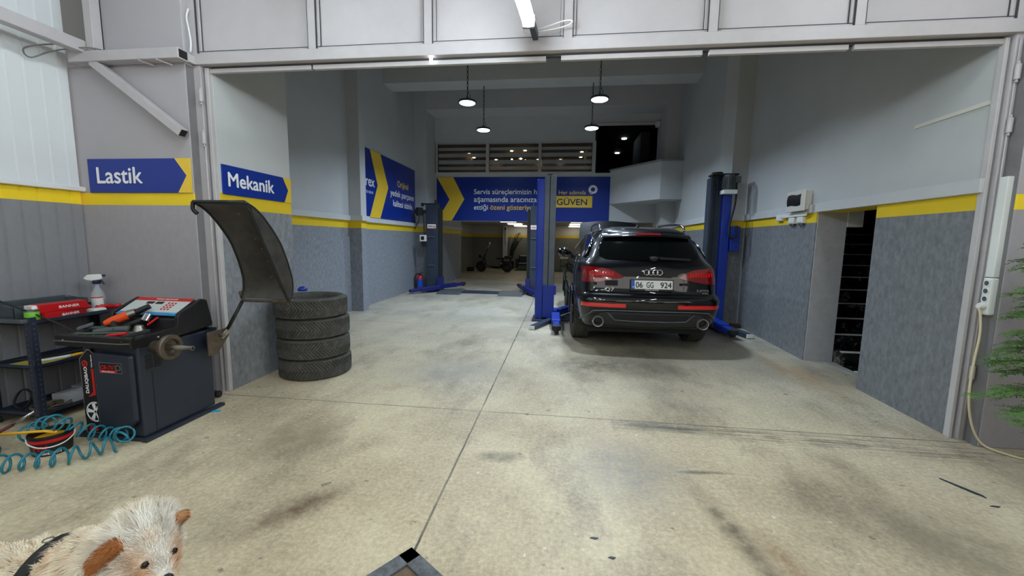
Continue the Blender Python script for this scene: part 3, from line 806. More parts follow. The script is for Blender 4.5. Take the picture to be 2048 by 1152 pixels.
# diffuser, lower valance
patch('diffuser', 'cartrim', -.76, .76, [(-.76, .50), (-.62, .565), (-.5, .572), (.5, .572), (.62, .565), (.76, .50)], [(-.76, .42), (-.55, .385), (0, .365), (.55, .385), (.76, .42)], .012, .06, 36, 5)
patch('diffuser_mesh', 'rubber', -.48, .48, [(-.48, .54), (.48, .54)], [(-.44, .475), (.44, .475)], .018, .01, 20, 2)
tr = MB()
pth = [(-.56, .565), (-.46, .462), (-.2, .452), (.2, .452), (.46, .462), (.56, .565)]
tr.tube([(x, car_rear(x, z)-.022, z) for x, z in pth], .009, 8)
pth = [(-.90, .42), (-.78, .55), (-.66, .588), (0, .596), (.66, .588), (.78, .55), (.90, .42)]
tr.tube([(x, car_rear(x, z)-.012, z) for x, z in [(a.x, a.z) for a in bez([(x, 0, z) for x, z in pth], 6)]], .011, 8)
tr.build('bumper_trim', 'liftgrey', CAR, smooth=True)
for s in (-1, 1):
    ex = MB(); x, z = s*.675, .437; y = car_rear(x, z)-.075
    T = Matrix.Translation((x, y, z)) @ Matrix.Rotation(PI/2, 4, 'X')
    ex.lathe([(.060, -.22), (.060, -.01), (.062, .004), (.069, .006), (.073, 0), (.073, -.22)], 36, T, closed=True)
    e = ex.build('exhaust_tip', 'tip', CAR, smooth=40)
    MB().lathe([(0, -.10), (.0605, -.10), (.0605, -.20), (0, -.20)], 24, T).build('exhaust_bore', 'ink', e)
# plate, badge, letters
py = car_rear(0, .95)-.008
rec = patch('plate_recess', 'carpaint', -.36, .36, [(-.36, 1.045), (.36, 1.045)], [(-.28, .88), (.28, .88)], .003, .01, 10, 3)
T0 = Matrix.Translation((.0, py-.022, .885)) @ Matrix.Rotation(R(-8), 4, 'X')
fr_ = MB().box(-.275, .275, -.012, .004, -.025, .125, T0).build('plate_frame', 'black', CAR, bevel=.003)
pl = MB().box(-.262, .262, -.015, -.011, 0, .112, T0).build('number_plate', 'plate', CAR)
MB().box(-.262, -.222, -.0155, -.0149, 0, .112, T0).build('plate_strip', 'euroblue', pl)
PT = T0 @ Matrix.Rotation(PI/2, 4, 'X')
text('06', 'ink', pl, PT @ Matrix.Translation((-.208, .017, .0155)), width=.088, height=.076, bold=.02)
text('GG', 'ink', pl, PT @ Matrix.Translation((-.07, .017, .0155)), width=.088, height=.076, bold=.02)
text('924', 'ink', pl, PT @ Matrix.Translation((.108, .017, .0155)), width=.138, height=.076, bold=.02)
text('TR', 'letter', pl, PT @ Matrix.Translation((-.254, .014, .016)), width=.024, height=.02)
text('ONLO AUTO', 'letter', fr_, PT @ Matrix.Translation((-.085, -.021, .0125)), width=.17, height=.017, bold=.01)
bd = MB()
for k in range(4):
    x = -.083+.0555*k; bd.torus((x, 0, 0), .0345, .0055, 28, 8, Matrix.Translation((.02, car_rear(.02, 1.10)-.012, 1.10)) @ Matrix.Rotation(R(90-10), 4, 'X'))
bd.build('ring_badge', 'chrome', CAR, smooth=True)
def cartext(s_, x, z, wd, h, nm):
    y = car_rear(x+wd/2, z)-.006
    dx = (car_rear(x+wd, z)-car_rear(x, z))/wd
    return text(s_, 'tip', CAR, plane_T((x, car_rear(x, z)-.008, z), (1, dx, 0), (0, .15, 1)), width=wd, height=h, bold=.02, name=nm, ext=.004)
cartext('Q7', -.60, .845, .125, .045, 'model_badge'); cartext('3.0TDI', .585, .855, .16, .032, 'engine_badge')
MB().box(.66, .74, car_rear(.7, .83)-.012, car_rear(.7, .83), .832, .842).build('engine_badge_bar', 'chrome', CAR)
# roof rails and aerial
for s in (-1, 1):
    pts = bez([(s*.60, .80, 1.66), (s*.605, .90, 1.725), (s*.60, 1.2, 1.765), (s*.575, 2.0, 1.775), (s*.56, 2.5, 1.745), (s*.555, 2.6, 1.70)], 6)
    MB().tube(pts, .019, 10).build('roof_rail', 'chrome' if True else '', CAR, smooth=True)
MB().prism([(1.05, 1.725), (1.24, 1.725), (1.10, 1.785), (1.06, 1.785)], 'x', -.012, .012).build('aerial_fin', 'carpaint', CAR, bevel=.004)
# side glass, door mirrors, sill trim
top = [(.55, 1.30), (.66, 1.45), (.85, 1.545), (1.3, 1.60), (2.3, 1.60), (2.75, 1.55), (3.3, 1.28)]
bot = [(.55, 1.275), (3.3, 1.262)]
for s in (-1, 1):
    sidepatch('side_window', 'sideglass', s, .58, 1.30, top, bot, .005)
    sidepatch('side_window', 'sideglass', s, 1.36, 2.18, top, bot, .005)
    sidepatch('side_window', 'sideglass', s, 2.26, 3.2, top, bot, .005)
    rim = [(y, interp(top, y)+.012) for y in [.55+2.7*k/30 for k in range(31)]]
    MB().tube([(s*(car_w(y, z)+.004), y, z) for y, z in rim] , .009, 6).build('window_trim', 'chrome', CAR, smooth=True)
    mb = MB(); T = Matrix.Translation((s*1.06, 3.05, 1.27))
    mb.ball((0, 0, 0), (.125, .075, .098), 16, T); mb.bar((s*.9, 3.1, 1.25), (s*1.04, 3.06, 1.27), .05, .06)
    mr = mb.build('door_mirror', 'carpaint', CAR, smooth=60)
    MB().bar((s*.97, 2.985, 1.205), (s*1.15, 2.99, 1.232), .012, .016).build('mirror_signal', 'chrome', mr)
    MB().ball((s*1.06, 2.99, 1.275), (.095, .02, .068), 14).build('mirror_glass', 'carglass', mr, smooth=60)
    for y in (1.02, 4.02):
        arc = [(s*(.985), y+.445*math.cos(a), .385+.445*math.sin(a)) for a in [PI*(-.06+1.12*k/24) for k in range(25)]]
        MB().tube(arc, .018, 8).build('arch_lip', 'carpaint', CAR, smooth=True)
    for y in (1.75, 2.7): 
        z = 1.05; MB().bar((s*(car_w(y, z)+.02), y, z), (s*(car_w(y, z)+.02), y+.2, z), .022, .028).build('door_handle', 'carpaint', CAR, bevel=.006)
# underbody so that no light falls through
MB().box(-.78, .78, .35, 4.7, .24, .34).build('underbody', 'rubber', CAR)
# open bonnet
hb = [(-.70, 3.78, 1.08), (.70, 3.78, 1.08)]
bn = MB().slab(lambda u, v: V((-.72+1.44*u)*(1-.12*v), 3.80+.62*v, 1.10+.82*v + .05*math.sin(PI*u)), 12, 6, lambda u, v: V(0, .03, -.02))
bn.build('open_bonnet', 'carpaint', CAR, smooth=40)
# wheels
def wheel(x, y, s):
    wt = tyre_mesh('tyre', .385, .27, .262, 60, CAR, 'block', 'tyre')
    wt.location = (x, y, .383); wt.rotation_euler = (0, PI/2, 0)
    rm = MB(); d = .105
    rm.lathe([(.262, -.12), (.262, .118), (.245, .115), (.235, .06), (.225, -.10), (.235, -.12)], 36, closed=True)
    for k in range(5):
        a = 2*PI*k/5
        T = Matrix.Rotation(a, 4, 'Z')
        for q in (-.17, .17):
            p0 = T @ V(.05, 0, .085); p1 = T @ Matrix.Rotation(q, 4, 'Z') @ V(.245, 0, .10)
            rm.bar(p0, p1, .035, .03)
    rm.lathe([(0, .095), (.06, .09), (.075, .06), (0, .06)], 24)
    o = rm.build('wheel_rim', 'chrome', wt, smooth=35)
    if s < 0: o.rotation_euler = (PI, 0, 0)
    MB().cyl((0, 0, -.03), (0, 0, .02), .17, n=28).build('brake_disc', 'steel', wt, smooth=40)
    return wt
for x in (-.845, .845):
    for y in (1.02, 4.02): wheel(x*(1 if y < 2 else .975), y, 1 if x > 0 else -1)

# ------------------------------------------------------------------ two-post lifts
def arm(parent, p0, p1, m, w=.13, h=.10, pad=True):
    a = MB().bar(p0, ((p0[0]*.35+p1[0]*.65), (p0[1]*.35+p1[1]*.65), (p0[2]*.35+p1[2]*.65)), w, h).build('lift_arm', m, parent, bevel=.01)
    MB().bar((p0[0]*.5+p1[0]*.5, p0[1]*.5+p1[1]*.5, p0[2]*.5+p1[2]*.5), p1, w*.72, h*.72).build('arm_extension', m, a, bevel=.008)
    if pad:
        MB().cyl((p1[0], p1[1], p1[2]-.02), (p1[0], p1[1], p1[2]+.05), .075, n=24).cyl((p1[0], p1[1], p1[2]-.06), (p1[0], p1[1], p1[2]-.02), .04, n=16).build('arm_pad', 'rubber', a, smooth=40)
    return a
# blue lift holding the black car
L1 = thing('two_post_lift', 'blue two-post car lift standing on both sides of the black SUV', 'car lift', (1.2, 7.7, 0))
def lx(x): return x-1.2
# left post: blue column plus grey slide channel facing the car
MB().prism([(lx(-.475), -.10), (lx(-.45), -.13), (lx(-.335), -.13), (lx(-.335), .16), (lx(-.475), .16)], 'z', .04, 2.60).build('column', 'liftblue', L1, bevel=.008)
c_ = MB(); c_.box(lx(-.335), lx(-.245), -.125, .15, .5, 2.665); c_.box(lx(-.235), lx(-.13), -.125, .15, .5, 2.665); c_.box(lx(-.335), lx(-.13), .0, .14, .04, 2.66)
c_.build('slide_channel', 'liftgrey', L1, bevel=.004)
ca = MB().box(lx(-.33), lx(-.12), -.15, .0, .06, .67).box(lx(-.12), lx(-.085), -.16, -.06, .5, .67).box(lx(-.12), lx(-.06), -.17, .1, .06, .22).build('carriage', 'liftblue', L1, bevel=.006)
MB().cyl((lx(-.24), -.0, 2.665), (lx(-.24), -.0, 2.70), .07, n=24).box(lx(-.33), lx(-.13), -.06, .06, 2.66, 2.672).build('top_cap', 'rubber', L1, smooth=40)
arm(L1, (lx(-.08), -.22, .13), (lx(-.05), -1.22, .095), 'liftblue', .15, .12)
arm(L1, (lx(-.06), .12, .13), (lx(.35), 1.1, .10), 'liftblue', .15, .12)
fp = MB().prism([(lx(-.52), -.24), (lx(.02), -.24), (lx(.02), .3), (lx(-.52), .3)], 'z', .0, .035).build('base_plate', 'liftdark', L1, bevel=.004)
f1 = MB().bar((lx(-.16), -.2, .04), (lx(-.46), -.95, .035), .12, .06).build('lift_arm', 'liftdark', L1, bevel=.006)
MB().bar((lx(-.458), -.945, .035), (lx(-.468), -.97, .035), .10, .055).build('arm_end', 'whitepl', f1)
MB().box(lx(-.12), lx(2.5), -.12, .22, .0, .03).build('cover_plate', 'liftdark', L1, bevel=.004)
for x in (-.47, -.36, -.14): MB().cyl((lx(x), -.19, .03), (lx(x), -.19, .055), .016, n=6).build('anchor_bolt', 'steel', L1)
# right post
c_ = MB(); c_.box(lx(2.53), lx(2.57), -.10, .10, .04, 2.62); c_.box(lx(2.57), lx(2.75), -.02, .10, .04, 2.66); c_.box(lx(2.655), lx(2.665), -.06, .10, .7, 2.6)
c_.build('slide_channel', 'liftdark', L1, bevel=.004)
MB().prism([(lx(2.75), -.11), (lx(2.89), -.11), (lx(2.905), -.08), (lx(2.905), .10), (lx(2.75), .10)], 'z', .04, 2.56).build('column', 'liftblue', L1, bevel=.008)
MB().box(lx(2.58), lx(2.74), -.12, -.02, .06, .74).box(lx(2.62), lx(2.70), -.16, .05, .06, .22).build('carriage', 'liftblue', L1, bevel=.006)
MB().box(lx(2.55), lx(2.97), -.14, .12, 2.66, 2.685).cyl((lx(2.66), 0, 2.685), (lx(2.66), 0, 2.72), .09, n=24).build('top_cap', 'rubber', L1, smooth=40)
mo = MB(); mo.cyl((lx(2.81), -.15, 2.40), (lx(2.81), -.15, 2.655), .085, n=28)
mo.build('motor', 'liftgrey', L1, smooth=40)
fm = MB()
for k in range(22):
    a = 2*PI*k/22; T = Matrix.Translation((lx(2.81), -.15, 0)) @ Matrix.Rotation(a, 4, 'Z'); fm.box(.08, .105, -.004, .004, 2.41, 2.62, T)
mob = L1.children[-1]; fm.build('cooling_fin', 'liftgrey', mob)
MB().box(lx(2.70), lx(2.92), -.25, -.06, 2.33, 2.40).build('motor_base', 'whitepl', mob, bevel=.008)
MB().box(lx(2.885), lx(2.98), -.22, -.1, 2.52, 2.63).build('terminal_box', 'liftgrey', mob, bevel=.008)
MB().box(lx(2.905), lx(3.06), -.14, .0, 1.36, 1.79).build('control_box', 'liftblue', L1, bevel=.01)
MB().tube(bez([(lx(2.93), -.16, 2.52), (lx(2.93), -.17, 2.2), (lx(2.87), -.17, 1.85), (lx(2.86), -.18, 1.66), (lx(2.92), -.18, 1.58), (lx(2.985), -.17, 1.64), (lx(2.985), -.15, 1.80)], 8), .016, 8).build('power_cable', 'rubber', L1, smooth=True)
MB().prism([(lx(2.50), -.22), (lx(3.0), -.22), (lx(3.0), .10), (lx(2.50), .10)], 'z', 0, .035).build('base_plate', 'liftdark', L1, bevel=.004)
arm(L1, (lx(2.66), -.2, .13), (lx(2.70), -1.05, .10), 'liftblue', .16, .13)
arm(L1, (lx(2.64), .12, .13), (lx(2.25), 1.1, .10), 'liftblue', .15, .12)
f1 = MB().bar((lx(2.80), -.1, .05), (lx(2.99), -.95, .04), .12, .07).build('lift_arm', 'liftdark', L1, bevel=.006)
MB().bar((lx(2.988), -.945, .04), (lx(2.994), -.97, .04), .10, .06).build('arm_end', 'whitepl', f1)
for x in (2.78, 2.88): MB().cyl((lx(x), -.16, .03), (lx(x), -.16, .14), .022, n=8).build('anchor_bolt', 'steel', L1)
pd = thing('pedal_box', 'small dark red topped pedal box on the floor behind the right blue lift post', 'box', (3.09, 7.60, 0))
MB().box(-.07, .10, -.06, .06, 0, .06).build('body', 'rubber', pd, bevel=.006); MB().box(-.06, .09, -.05, .05, .06, .075).build('pedal', mat('dark_red', (92, 26, 22), .6), pd, bevel=.004)
# dark lift further back
L2 = thing('two_post_lift', 'dark grey two-post lift with blue arms standing empty under the banner', 'car lift', (-2.2, 11.3, 0))
for s, x0, x1, H in ((-1, -1.62, -1.28, 2.46), (1, 1.33, 1.60, 2.42)):
    MB().box(x0, x1, -.05, .17, .04, H).build('column', 'liftdark', L2, bevel=.008)
    a, b = (x1, x1+.09) if s < 0 else (x0-.09, x0)
    MB().box(a, b, .02, .16, .04, H-.1).build('slide_channel', 'rubber', L2, bevel=.004)
    pa = box('rating_plate', 'red', (x0+x1)/2-.13, (x0+x1)/2+.13, -.056, -.05, 1.78, 1.91, parent=L2)
    box('plate_face', 'paper', (x0+x1)/2-.12, (x0+x1)/2+.12, -.058, -.0555, 1.79, 1.90, parent=pa)
    text('3500 Kg', 'ink', pa, front_T((x0+x1)/2-.10, -.058, 1.82), width=.20, bold=.03)
    for z in (1.55, .75):
        k = .06 if s < 0 else -.06
        MB().bar(((x0+x1)/2-.1, -.07, z), ((x0+x1)/2+.1, -.07, z), .02, .025).build('latch_bar', 'liftgrey', L2)
    MB().prism([(x0-.08, -.2), (x1+.08, -.2), (x1+.08, .3), (x0-.08, .3)], 'z', 0, .03).build('base_plate', 'liftdark', L2, bevel=.003)
    c = MB().box(a-.02, b+.02, -.1, .2, .06, .42).build('carriage', 'arm_dim_blue', L2, bevel=.006)
arm(L2, (-1.22, .0, .15), (-.72, .7, .16), 'arm_dim_blue', .14, .12)
arm(L2, (-1.22, -.08, .13), (-1.85, -.75, .08), 'arm_dim_blue', .14, .12, pad=False)
arm(L2, (1.24, -.05, .15), (1.62, -.75, .07), 'arm_dim_blue', .14, .12, pad=False)
arm(L2, (1.22, .05, .15), (.98, .75, .15), 'arm_dim_blue', .14, .12)
MB().box(-1.2, 1.2, -.25, .12, 0, .045).build('floor_channel', 'liftdark', L2, bevel=.006)
for x in (-.85, .85): MB().prism([(-.62, .0), (-.30, .055), (.18, .055), (.30, 0)], 'x', x-.33, x+.33).build('ramp_plate', 'liftgrey', L2, bevel=.003)
mo = MB().cyl((-1.80, -.05, 2.14), (-1.80, -.05, 2.36), .10, n=24).box(-1.93, -1.72, -.14, .04, 2.18, 2.32).box(-1.70, -1.60, -.08, .0, 2.2, 2.3).build('motor', 'rubber', L2, bevel=.01)
MB().bar((-1.72, -.02, 2.46), (-1.22, -.02, 2.47), .07, .04).bar((-1.72, -.02, 2.40), (-1.72, -.02, 2.49), .07, .05, (0, 1, 0)).bar((-1.35, 0, 2.44), (-1.35, 0, 2.58), .04, .04, (0, 1, 0)).build('top_pulley_bar', 'rubber', L2, bevel=.005)
sw = MB().box(-1.78, -1.60, -.12, -.0, 1.42, 1.60).build('switch_box', 'whitepl', L2, bevel=.008)
box('switch_face', 'ink', -1.74, -1.65, -.125, -.119, 1.46, 1.56, parent=sw)
box('relay_box', 'rubber', -1.74, -1.6, -.08, .02, 1.28, 1.42, parent=L2, bevel=.006)
MB().tube(bez([(-1.8, -.05, 2.14), (-1.86, .0, 1.95), (-2.0, .15, 1.80), (-2.05, .22, 1.76)], 8), .009, 6).build('wall_cable', 'rubber', L2, smooth=True)
MB().tube(bez([(-1.68, -.08, 2.2), (-1.66, -.1, 1.9), (-1.66, -.06, 1.62)], 8), .012, 6).build('switch_cable', 'rubber', L2, smooth=True)
MB().tube([(1.4, .05, 2.42), (1.41, .05, 2.56)], .012, 6).build('hose_stub', 'steel', L2)
# ------------------------------------------------------------------ wheel balancer (built in room coordinates)
def WB(mb, name, m, root, **k):
    o = mb.build(name, m, root, **k)
    if root.parent is None: o.location = -V(*root.location)
    return o
BAL = thing('wheel_balancer', 'dark navy wheel balancer with raised black guard beside the tool trolley', 'wheel balancer', (-3.25, 2.8, 0))
XR, YF, XL, YB = -2.97, 2.485, -3.50, 3.10
b_ = MB(); b_.prism([(XR, YF), (XR, YB), (XL, YB), (XL, 2.60), (-3.46, YF+.03)], 'z', .03, .70)
WB(b_, 'cabinet', 'navy', BAL, bevel=.012)
# bulged front door with a chamfered lower corner
dp = MB(); dp.prism([(-3.31, .09), (-3.06, .09), (-2.995, .16), (-2.995, .645), (-3.31, .66)], 'y', YF-.030, YF+.01)
WB(dp, 'front_cover', 'navy', BAL, bevel=.018)
WB(MB().bar((-3.065, YF-.022, .085), (-2.99, YF-.022, .165), .012, .012), 'cover_seam', 'ink', BAL)
fl = MB(); fl.box(XR-.01, XR+.035, YF-.02, YB+.06, 0, .028); fl.box(XL-.02, XR, YF-.01, YF+.02, 0, .03); fl.box(XL-.03, XL+.02, YF, YB+.05, 0, .03)
WB(fl, 'base_rail', 'navy', BAL, bevel=.004)
# tray top and sloping console
tp = MB()
side = [(2.435, .70), (2.435, .775), (2.46, .785), (2.475, .765), (2.79, .785), (2.80, .855), (2.815, .885), (3.03, .975), (3.075, .96), (3.115, .765), (3.115, .735), (2.62, .70)]
for a, b in ((XR+.012, XR-.022), (-3.545, -3.575)): tp.prism(side, 'x', min(a, b), max(a, b))
tp.prism([(2.435, .70), (2.435, .775), (2.46, .785), (2.475, .735), (2.79, .755), (2.80, .84), (3.03, .962), (3.075, .95), (3.115, .765), (3.115, .735), (2.62, .70)], 'x', -3.555, XR-.01)
top_o = WB(tp, 'tray_top', 'black', BAL, bevel=.006)
WB(MB().tube([(XR+.005, 2.435, .74), (XR-.08, 2.432, .735), (-3.57, 2.432, .74)], .005, 6).ball((XR+.016, 2.63, .745), .009, 8).ball((-3.50, 2.432, .745), .007, 8), 'tray_screw', 'steel', BAL)
# console face with print
def con(u, v):   # u 0..1 left-right, v 0..1 up the slope
    p0, p1 = V(0, 2.812, .858), V(0, 3.028, .968)
    p = p0.lerp(p1, v); return V(-3.545+.545*u, p.y, p.z)
nrm = V(0, -.11, .216).normalized()
def conpatch(name, m, u0, u1, v0, v1, h, parent):
    return MB().slab(lambda u, v: con(u0+(u1-u0)*u, v0+(v1-v0)*v)+nrm*h, 1, 1, lambda u, v: -nrm*.004)
cf = WB(conpatch('', '', .03, .97, .03, .97, .009, None), 'console_face', mat('console_grey', (196, 202, 200), .35), BAL)
conpatch('', '', .03, .97, .80, .97, .0105, None).build('console_band', 'red', cf)
conpatch('', '', .03, .97, .03, .17, .0105, None).build('console_band', mat('console_blue', (40, 130, 190), .4), cf)
CT = plane_T(con(0, 0)+nrm*.012, (1, 0, 0), V(0, .216, .11))
text('WHEEL BALANCER', 'letter', cf, CT @ Matrix.Translation((.20, .205, 0)), width=.20, height=.016)
kb = MB()
for i in range(4):
    for j in range(3): kb.cyl(con(.66+.055*j, .34+.11*i)+nrm*.009, con(.66+.055*j, .34+.11*i)+nrm*.014, .008, n=10)
kb.build('keypad', 'red', cf)
for u in (.28, .44): conpatch('', '', u, u+.12, .62, .74, .0115, None).build('display', 'ink', cf)
# shaft, flange cone, vents
sh = MB(); T = Matrix.Translation((XR, 2.60, .682)) @ Matrix.Rotation(PI/2, 4, 'Y')
sh.lathe([(0, -.02), (.042, -.02), (.042, .10), (.046, .105), (.046, .12), (0, .12)], 28, T)
SHF = WB(sh, 'shaft_housing', 'rusty', BAL, smooth=40)
T2 = T
MB().lathe([(.045, .085), (.075, .115), (.090, .125), (.094, .15), (.088, .158), (.062, .158), (.056, .135), (.02, .12), (.02, .11)], 40, T2, closed=True).build('flange', 'rusty', SHF, smooth=40)
MB().lathe([(0, .10), (.020, .10), (.020, .235), (.017, .24), (.0165, .31), (.018, .315), (.018, .325), (.011, .325), (.011, .305), (0, .305)], 24, T2).build('threaded_shaft', 'steel', SHF, smooth=40)
vt = MB()
for c in range(2):
    for k in range(7): vt.box(XR-.002, XR+.003, 2.535+.065*c, 2.585+.065*c, .525+.016*k, .532+.016*k)
WB(vt, 'vent_slots', 'ink', BAL)
WB(MB().box(XR-.001, XR+.0015, 2.575, 2.579, .04, .50), 'panel_seam', 'ink', BAL)
# badge and side decal
bd = WB(MB().box(-3.245, -3.065, YF-.036, YF-.028, .515, .592), 'badge', 'chrome', BAL)
MB().box(-3.240, -3.070, YF-.0375, YF-.0355, .519, .588).build('badge_face', 'ink', bd)
MB().box(-3.240, -3.105, YF-.0382, YF-.0372, .519, .538).build('badge_band', 'red', bd)
text('CB-70', 'red', bd, front_T(-3.233, YF-.038, .547), width=.105, height=.026, bold=.03); text('R', 'red', bd, front_T(-3.122, YF-.038, .565), width=.012, height=.012)
text('Wheel Balancer', 'letter', bd, front_T(-3.225, YF-.039, .523), width=.105, height=.010)
MB().lathe([(.014, 0), (.024, 0), (.024, .002), (.014, .002)], 20, Matrix.Translation((-3.092, YF-.0375, .557)) @ Matrix.Rotation(PI/2, 4, 'X'), closed=True).build('badge_wheel', 'liftgrey', bd)
DX = YF+.005
dc = WB(MB().prism([(-3.445, .04), (-3.325, .04), (-3.325, .645), (-3.350, .672), (-3.375, .672), (-3.445, .60)], 'y', DX-.012, DX+.02), 'decal_rim', 'chrome', BAL)
MB().prism([(-3.439, .046), (-3.331, .046), (-3.331, .643), (-3.352, .666), (-3.373, .666), (-3.439, .597)], 'y', DX-.0135, DX-.011).build('decal_face', 'ink', dc)
MB().prism([(-3.352, .36), (-3.333, .36), (-3.333, .53), (-3.352, .53)], 'y', DX-.0145, DX-.0132).prism([(-3.352, .36), (-3.333, .36), (-3.333, .335), (-3.40, .315), (-3.37, .338)], 'y', DX-.0145, DX-.0132).prism([(-3.42, .06), (-3.34, .06), (-3.34, .075), (-3.40, .11)], 'y', DX-.0145, DX-.0132).build('decal_stripe', 'red', dc)
vtxt = plane_T((-3.385, DX-.0142, .345), (0, 0, 1), (-1, 0, 0))
text('DALIQIBAO', 'letter', dc, vtxt, width=.195, height=.026, bold=.035)
text('Wheel Balancer', 'letter', dc, plane_T((-3.336, DX-.0142, .54), (0, 0, 1), (-1, 0, 0)), width=.095, height=.012, bold=.02)
lg = MB(); lg.torus((0, 0, 0), .020, .005, 24, 6, Matrix.Translation((-3.40, DX-.014, .565)) @ Matrix.Rotation(PI/2, 4, 'X') @ Matrix.Diagonal((1, 1, .3, 1)))
lg.prism([(-3.41, .555), (-3.395, .56), (-3.388, .580), (-3.40, .572)], 'y', DX-.0155, DX-.0135); lg.build('decal_logo', 'red', dc)
wl = MB(); wc = (-3.352, .205); clipx = -3.333
def clipd(poly): return [(min(x, clipx), z) for x, z in poly]
wo, wi = circ(*wc, .076, 40), circ(*wc, .066, 40)
for k in range(40):
    k2 = (k+1) % 40
    q = clipd([wo[k], wo[k2], wi[k2], wi[k]])
    if abs(q[0][0]-q[2][0]) + abs(q[0][1]-q[2][1]) > 1e-4 and min(x for x, z in q) < clipx-1e-4: wl.prism(q, 'y', DX-.0148, DX-.0134)
for k in range(5):
    a = 2*PI*k/5+.5; ca_, sa_ = math.cos(a), math.sin(a)
    q = clipd([(wc[0]-.006*sa_, wc[1]+.006*ca_), (wc[0]+.07*ca_-.016*sa_, wc[1]+.07*sa_+.016*ca_), (wc[0]+.07*ca_+.016*sa_, wc[1]+.07*sa_-.016*ca_), (wc[0]+.006*sa_, wc[1]-.006*ca_)])
    if min(x for x, z in q) < clipx-.01: wl.prism(q, 'y', DX-.0148, DX-.0134)
wl.build('decal_wheel', 'letter', dc)
# guard hood: arc sheet, side plate, rim tubes, arm, bracket
arcR = [(2.745, 1.742), (2.84, 1.70), (2.93, 1.632), (3.014, 1.545), (3.09, 1.45), (3.145, 1.347), (3.19, 1.24), (3.222, 1.13), (3.222, 1.04), (3.195, .965)]
arc = [V(0, y, z) for y, z in arcR]; arc = bez(arc, 4); NA = len(arc)-1
XA, XB = -2.745, -2.285
hd = MB()
def hood(u, v):
    p = arc[min(NA, round(u*NA))]; xa = -2.695-.05*u; x = xa+(XB-xa)*v
    return V(x, p.y, p.z)
cen = V(0, 2.70, 1.08)
def hoff(u, v):
    p = arc[min(NA, round(u*NA))]; d = (p-cen); d.x = 0
    return d.normalized()*.010
hd.slab(hood, NA, 8, hoff)
HOOD = WB(hd, 'guard_hood', 'hood', BAL, smooth=50)
ch0, ch1 = V(0, 2.80, 1.655), V(0, 3.150, .985)
sp = MB()
def plate(u, v):
    p = arc[min(NA, round(u*NA))]; t_ = max(0, min(1, (p-ch0).dot(ch1-ch0)/(ch1-ch0).length_squared)); q = ch0.lerp(ch1, t_)
    r = q.lerp(p, v); return V(XB+.002, r.y, r.z)
sp.slab(plate, NA, 4, lambda u, v: V(.006, 0, 0)); sp.build('hood_side_plate', 'hood', HOOD, smooth=50)
rim = MB(); rim.tube([V(XB, p.y, p.z) for p in arc], .013, 8); rim.tube([V(-2.695-.05*i/NA, p.y, p.z) for i, p in enumerate(arc)], .009, 8)
rim.tube([V(-2.695, arc[0].y, arc[0].z), V(XB, arc[0].y, arc[0].z)], .014, 8); rim.tube(bez([(XB, arc[0].y, arc[0].z), (XB+.006, 2.79, 1.70), (XB+.004, 2.81, 1.64), (XB+.004, 2.95, 1.36), (XB+.004, 3.15, .985), (XB, arc[-1].y, arc[-1].z)], 6), .011, 8)
rim.tube(bez([(-2.695, arc[0].y, arc[0].z), (-2.70, 2.745, 1.69), (-2.68, 2.76, 1.655)], 5), .014, 8)
rim.build('hood_rim', 'black', HOOD, smooth=True)
MB().tube(bez([(XA-.01, 3.20, 1.02), (XA, 3.215, .955), (XA+.05, 3.20, .945), (XB-.02, 3.20, .95), (XB, 3.20, .965)], 6), .013, 8).build('hood_rod', 'rusty', HOOD, smooth=True)
rv = MB()
for u, v in ((.06, .55), (.16, .6), (.42, .55), (.5, .6), (.62, .62), (.75, .6), (.88, .1), (.84, .72)):
    p = hood(u, v); rv.ball((p.x, p.y-.002, p.z-.002), .006, 8)
rv.build('rivets', 'steel', HOOD, smooth=True)
AR = WB(MB().tube([(-2.885, 3.16, .655), (XA-.0, 3.215, .945)], .014, 10), 'hood_arm', 'black', BAL, smooth=True)
MB().bar((-2.905, 3.13, .625), (-2.865, 3.19, .70), .045, .04).build('arm_clamp', 'steel', AR, bevel=.005); MB().cyl((-2.875, 3.10, .655), (-2.845, 3.10, .655), .016, n=14).build('clamp_bolt', 'steel', AR, smooth=40)
WB(MB().prism([(2.98, .70), (3.19, .70), (3.20, .63), (3.07, .50), (2.98, .50)], 'x', -2.90, -2.885), 'hood_bracket', 'rusty', BAL, bevel=.004)
WB(MB().box(XR-.3, XR+.05, 3.09, 3.11, .5, .72), 'back_plate', 'navy', BAL)

# tools lying in the tray of the balancer
def TZ(y): return .745+(y-2.475)*.0635   # tray floor
t = thing('impact_wrench', 'orange and black air impact wrench leaning on the console of the balancer', 'power tool', (-3.36, 2.76, TZ(2.76)))
def L(mb, name, m, root, **k): return WB(mb, name, m, root, **k)
L(MB().tube([(-3.46, 2.68, .815), (-3.42, 2.71, .835), (-3.34, 2.76, .875)], [.022, .034, .036], 14), 'body', 'orange', t, smooth=40)
L(MB().tube([(-3.34, 2.76, .875), (-3.30, 2.785, .893)], [.037, .030], 14), 'hammer_case', 'steel', t, smooth=40)
L(MB().tube([(-3.30, 2.785, .893), (-3.235, 2.835, .935)], [.024, .022], 14), 'deep_socket', 'black', t, smooth=40)
L(MB().tube(bez([(-3.41, 2.71, .83), (-3.36, 2.66, .80), (-3.30, 2.66, .79), (-3.25, 2.69, .80)], 4), .021, 10), 'grip', 'rubber', t, smooth=True)
t = thing('bell_cone', 'bare steel centring cone lying in the balancer tray', 'tool', (-3.19, 2.70, TZ(2.70)))
L(MB().lathe([(0, .0), (.045, .0), (.043, .012), (.026, .05), (.014, .055), (0, .055)], 24, Matrix.Translation((-3.19, 2.70, TZ(2.70)))), 'cone', 'steel', t, smooth=40)
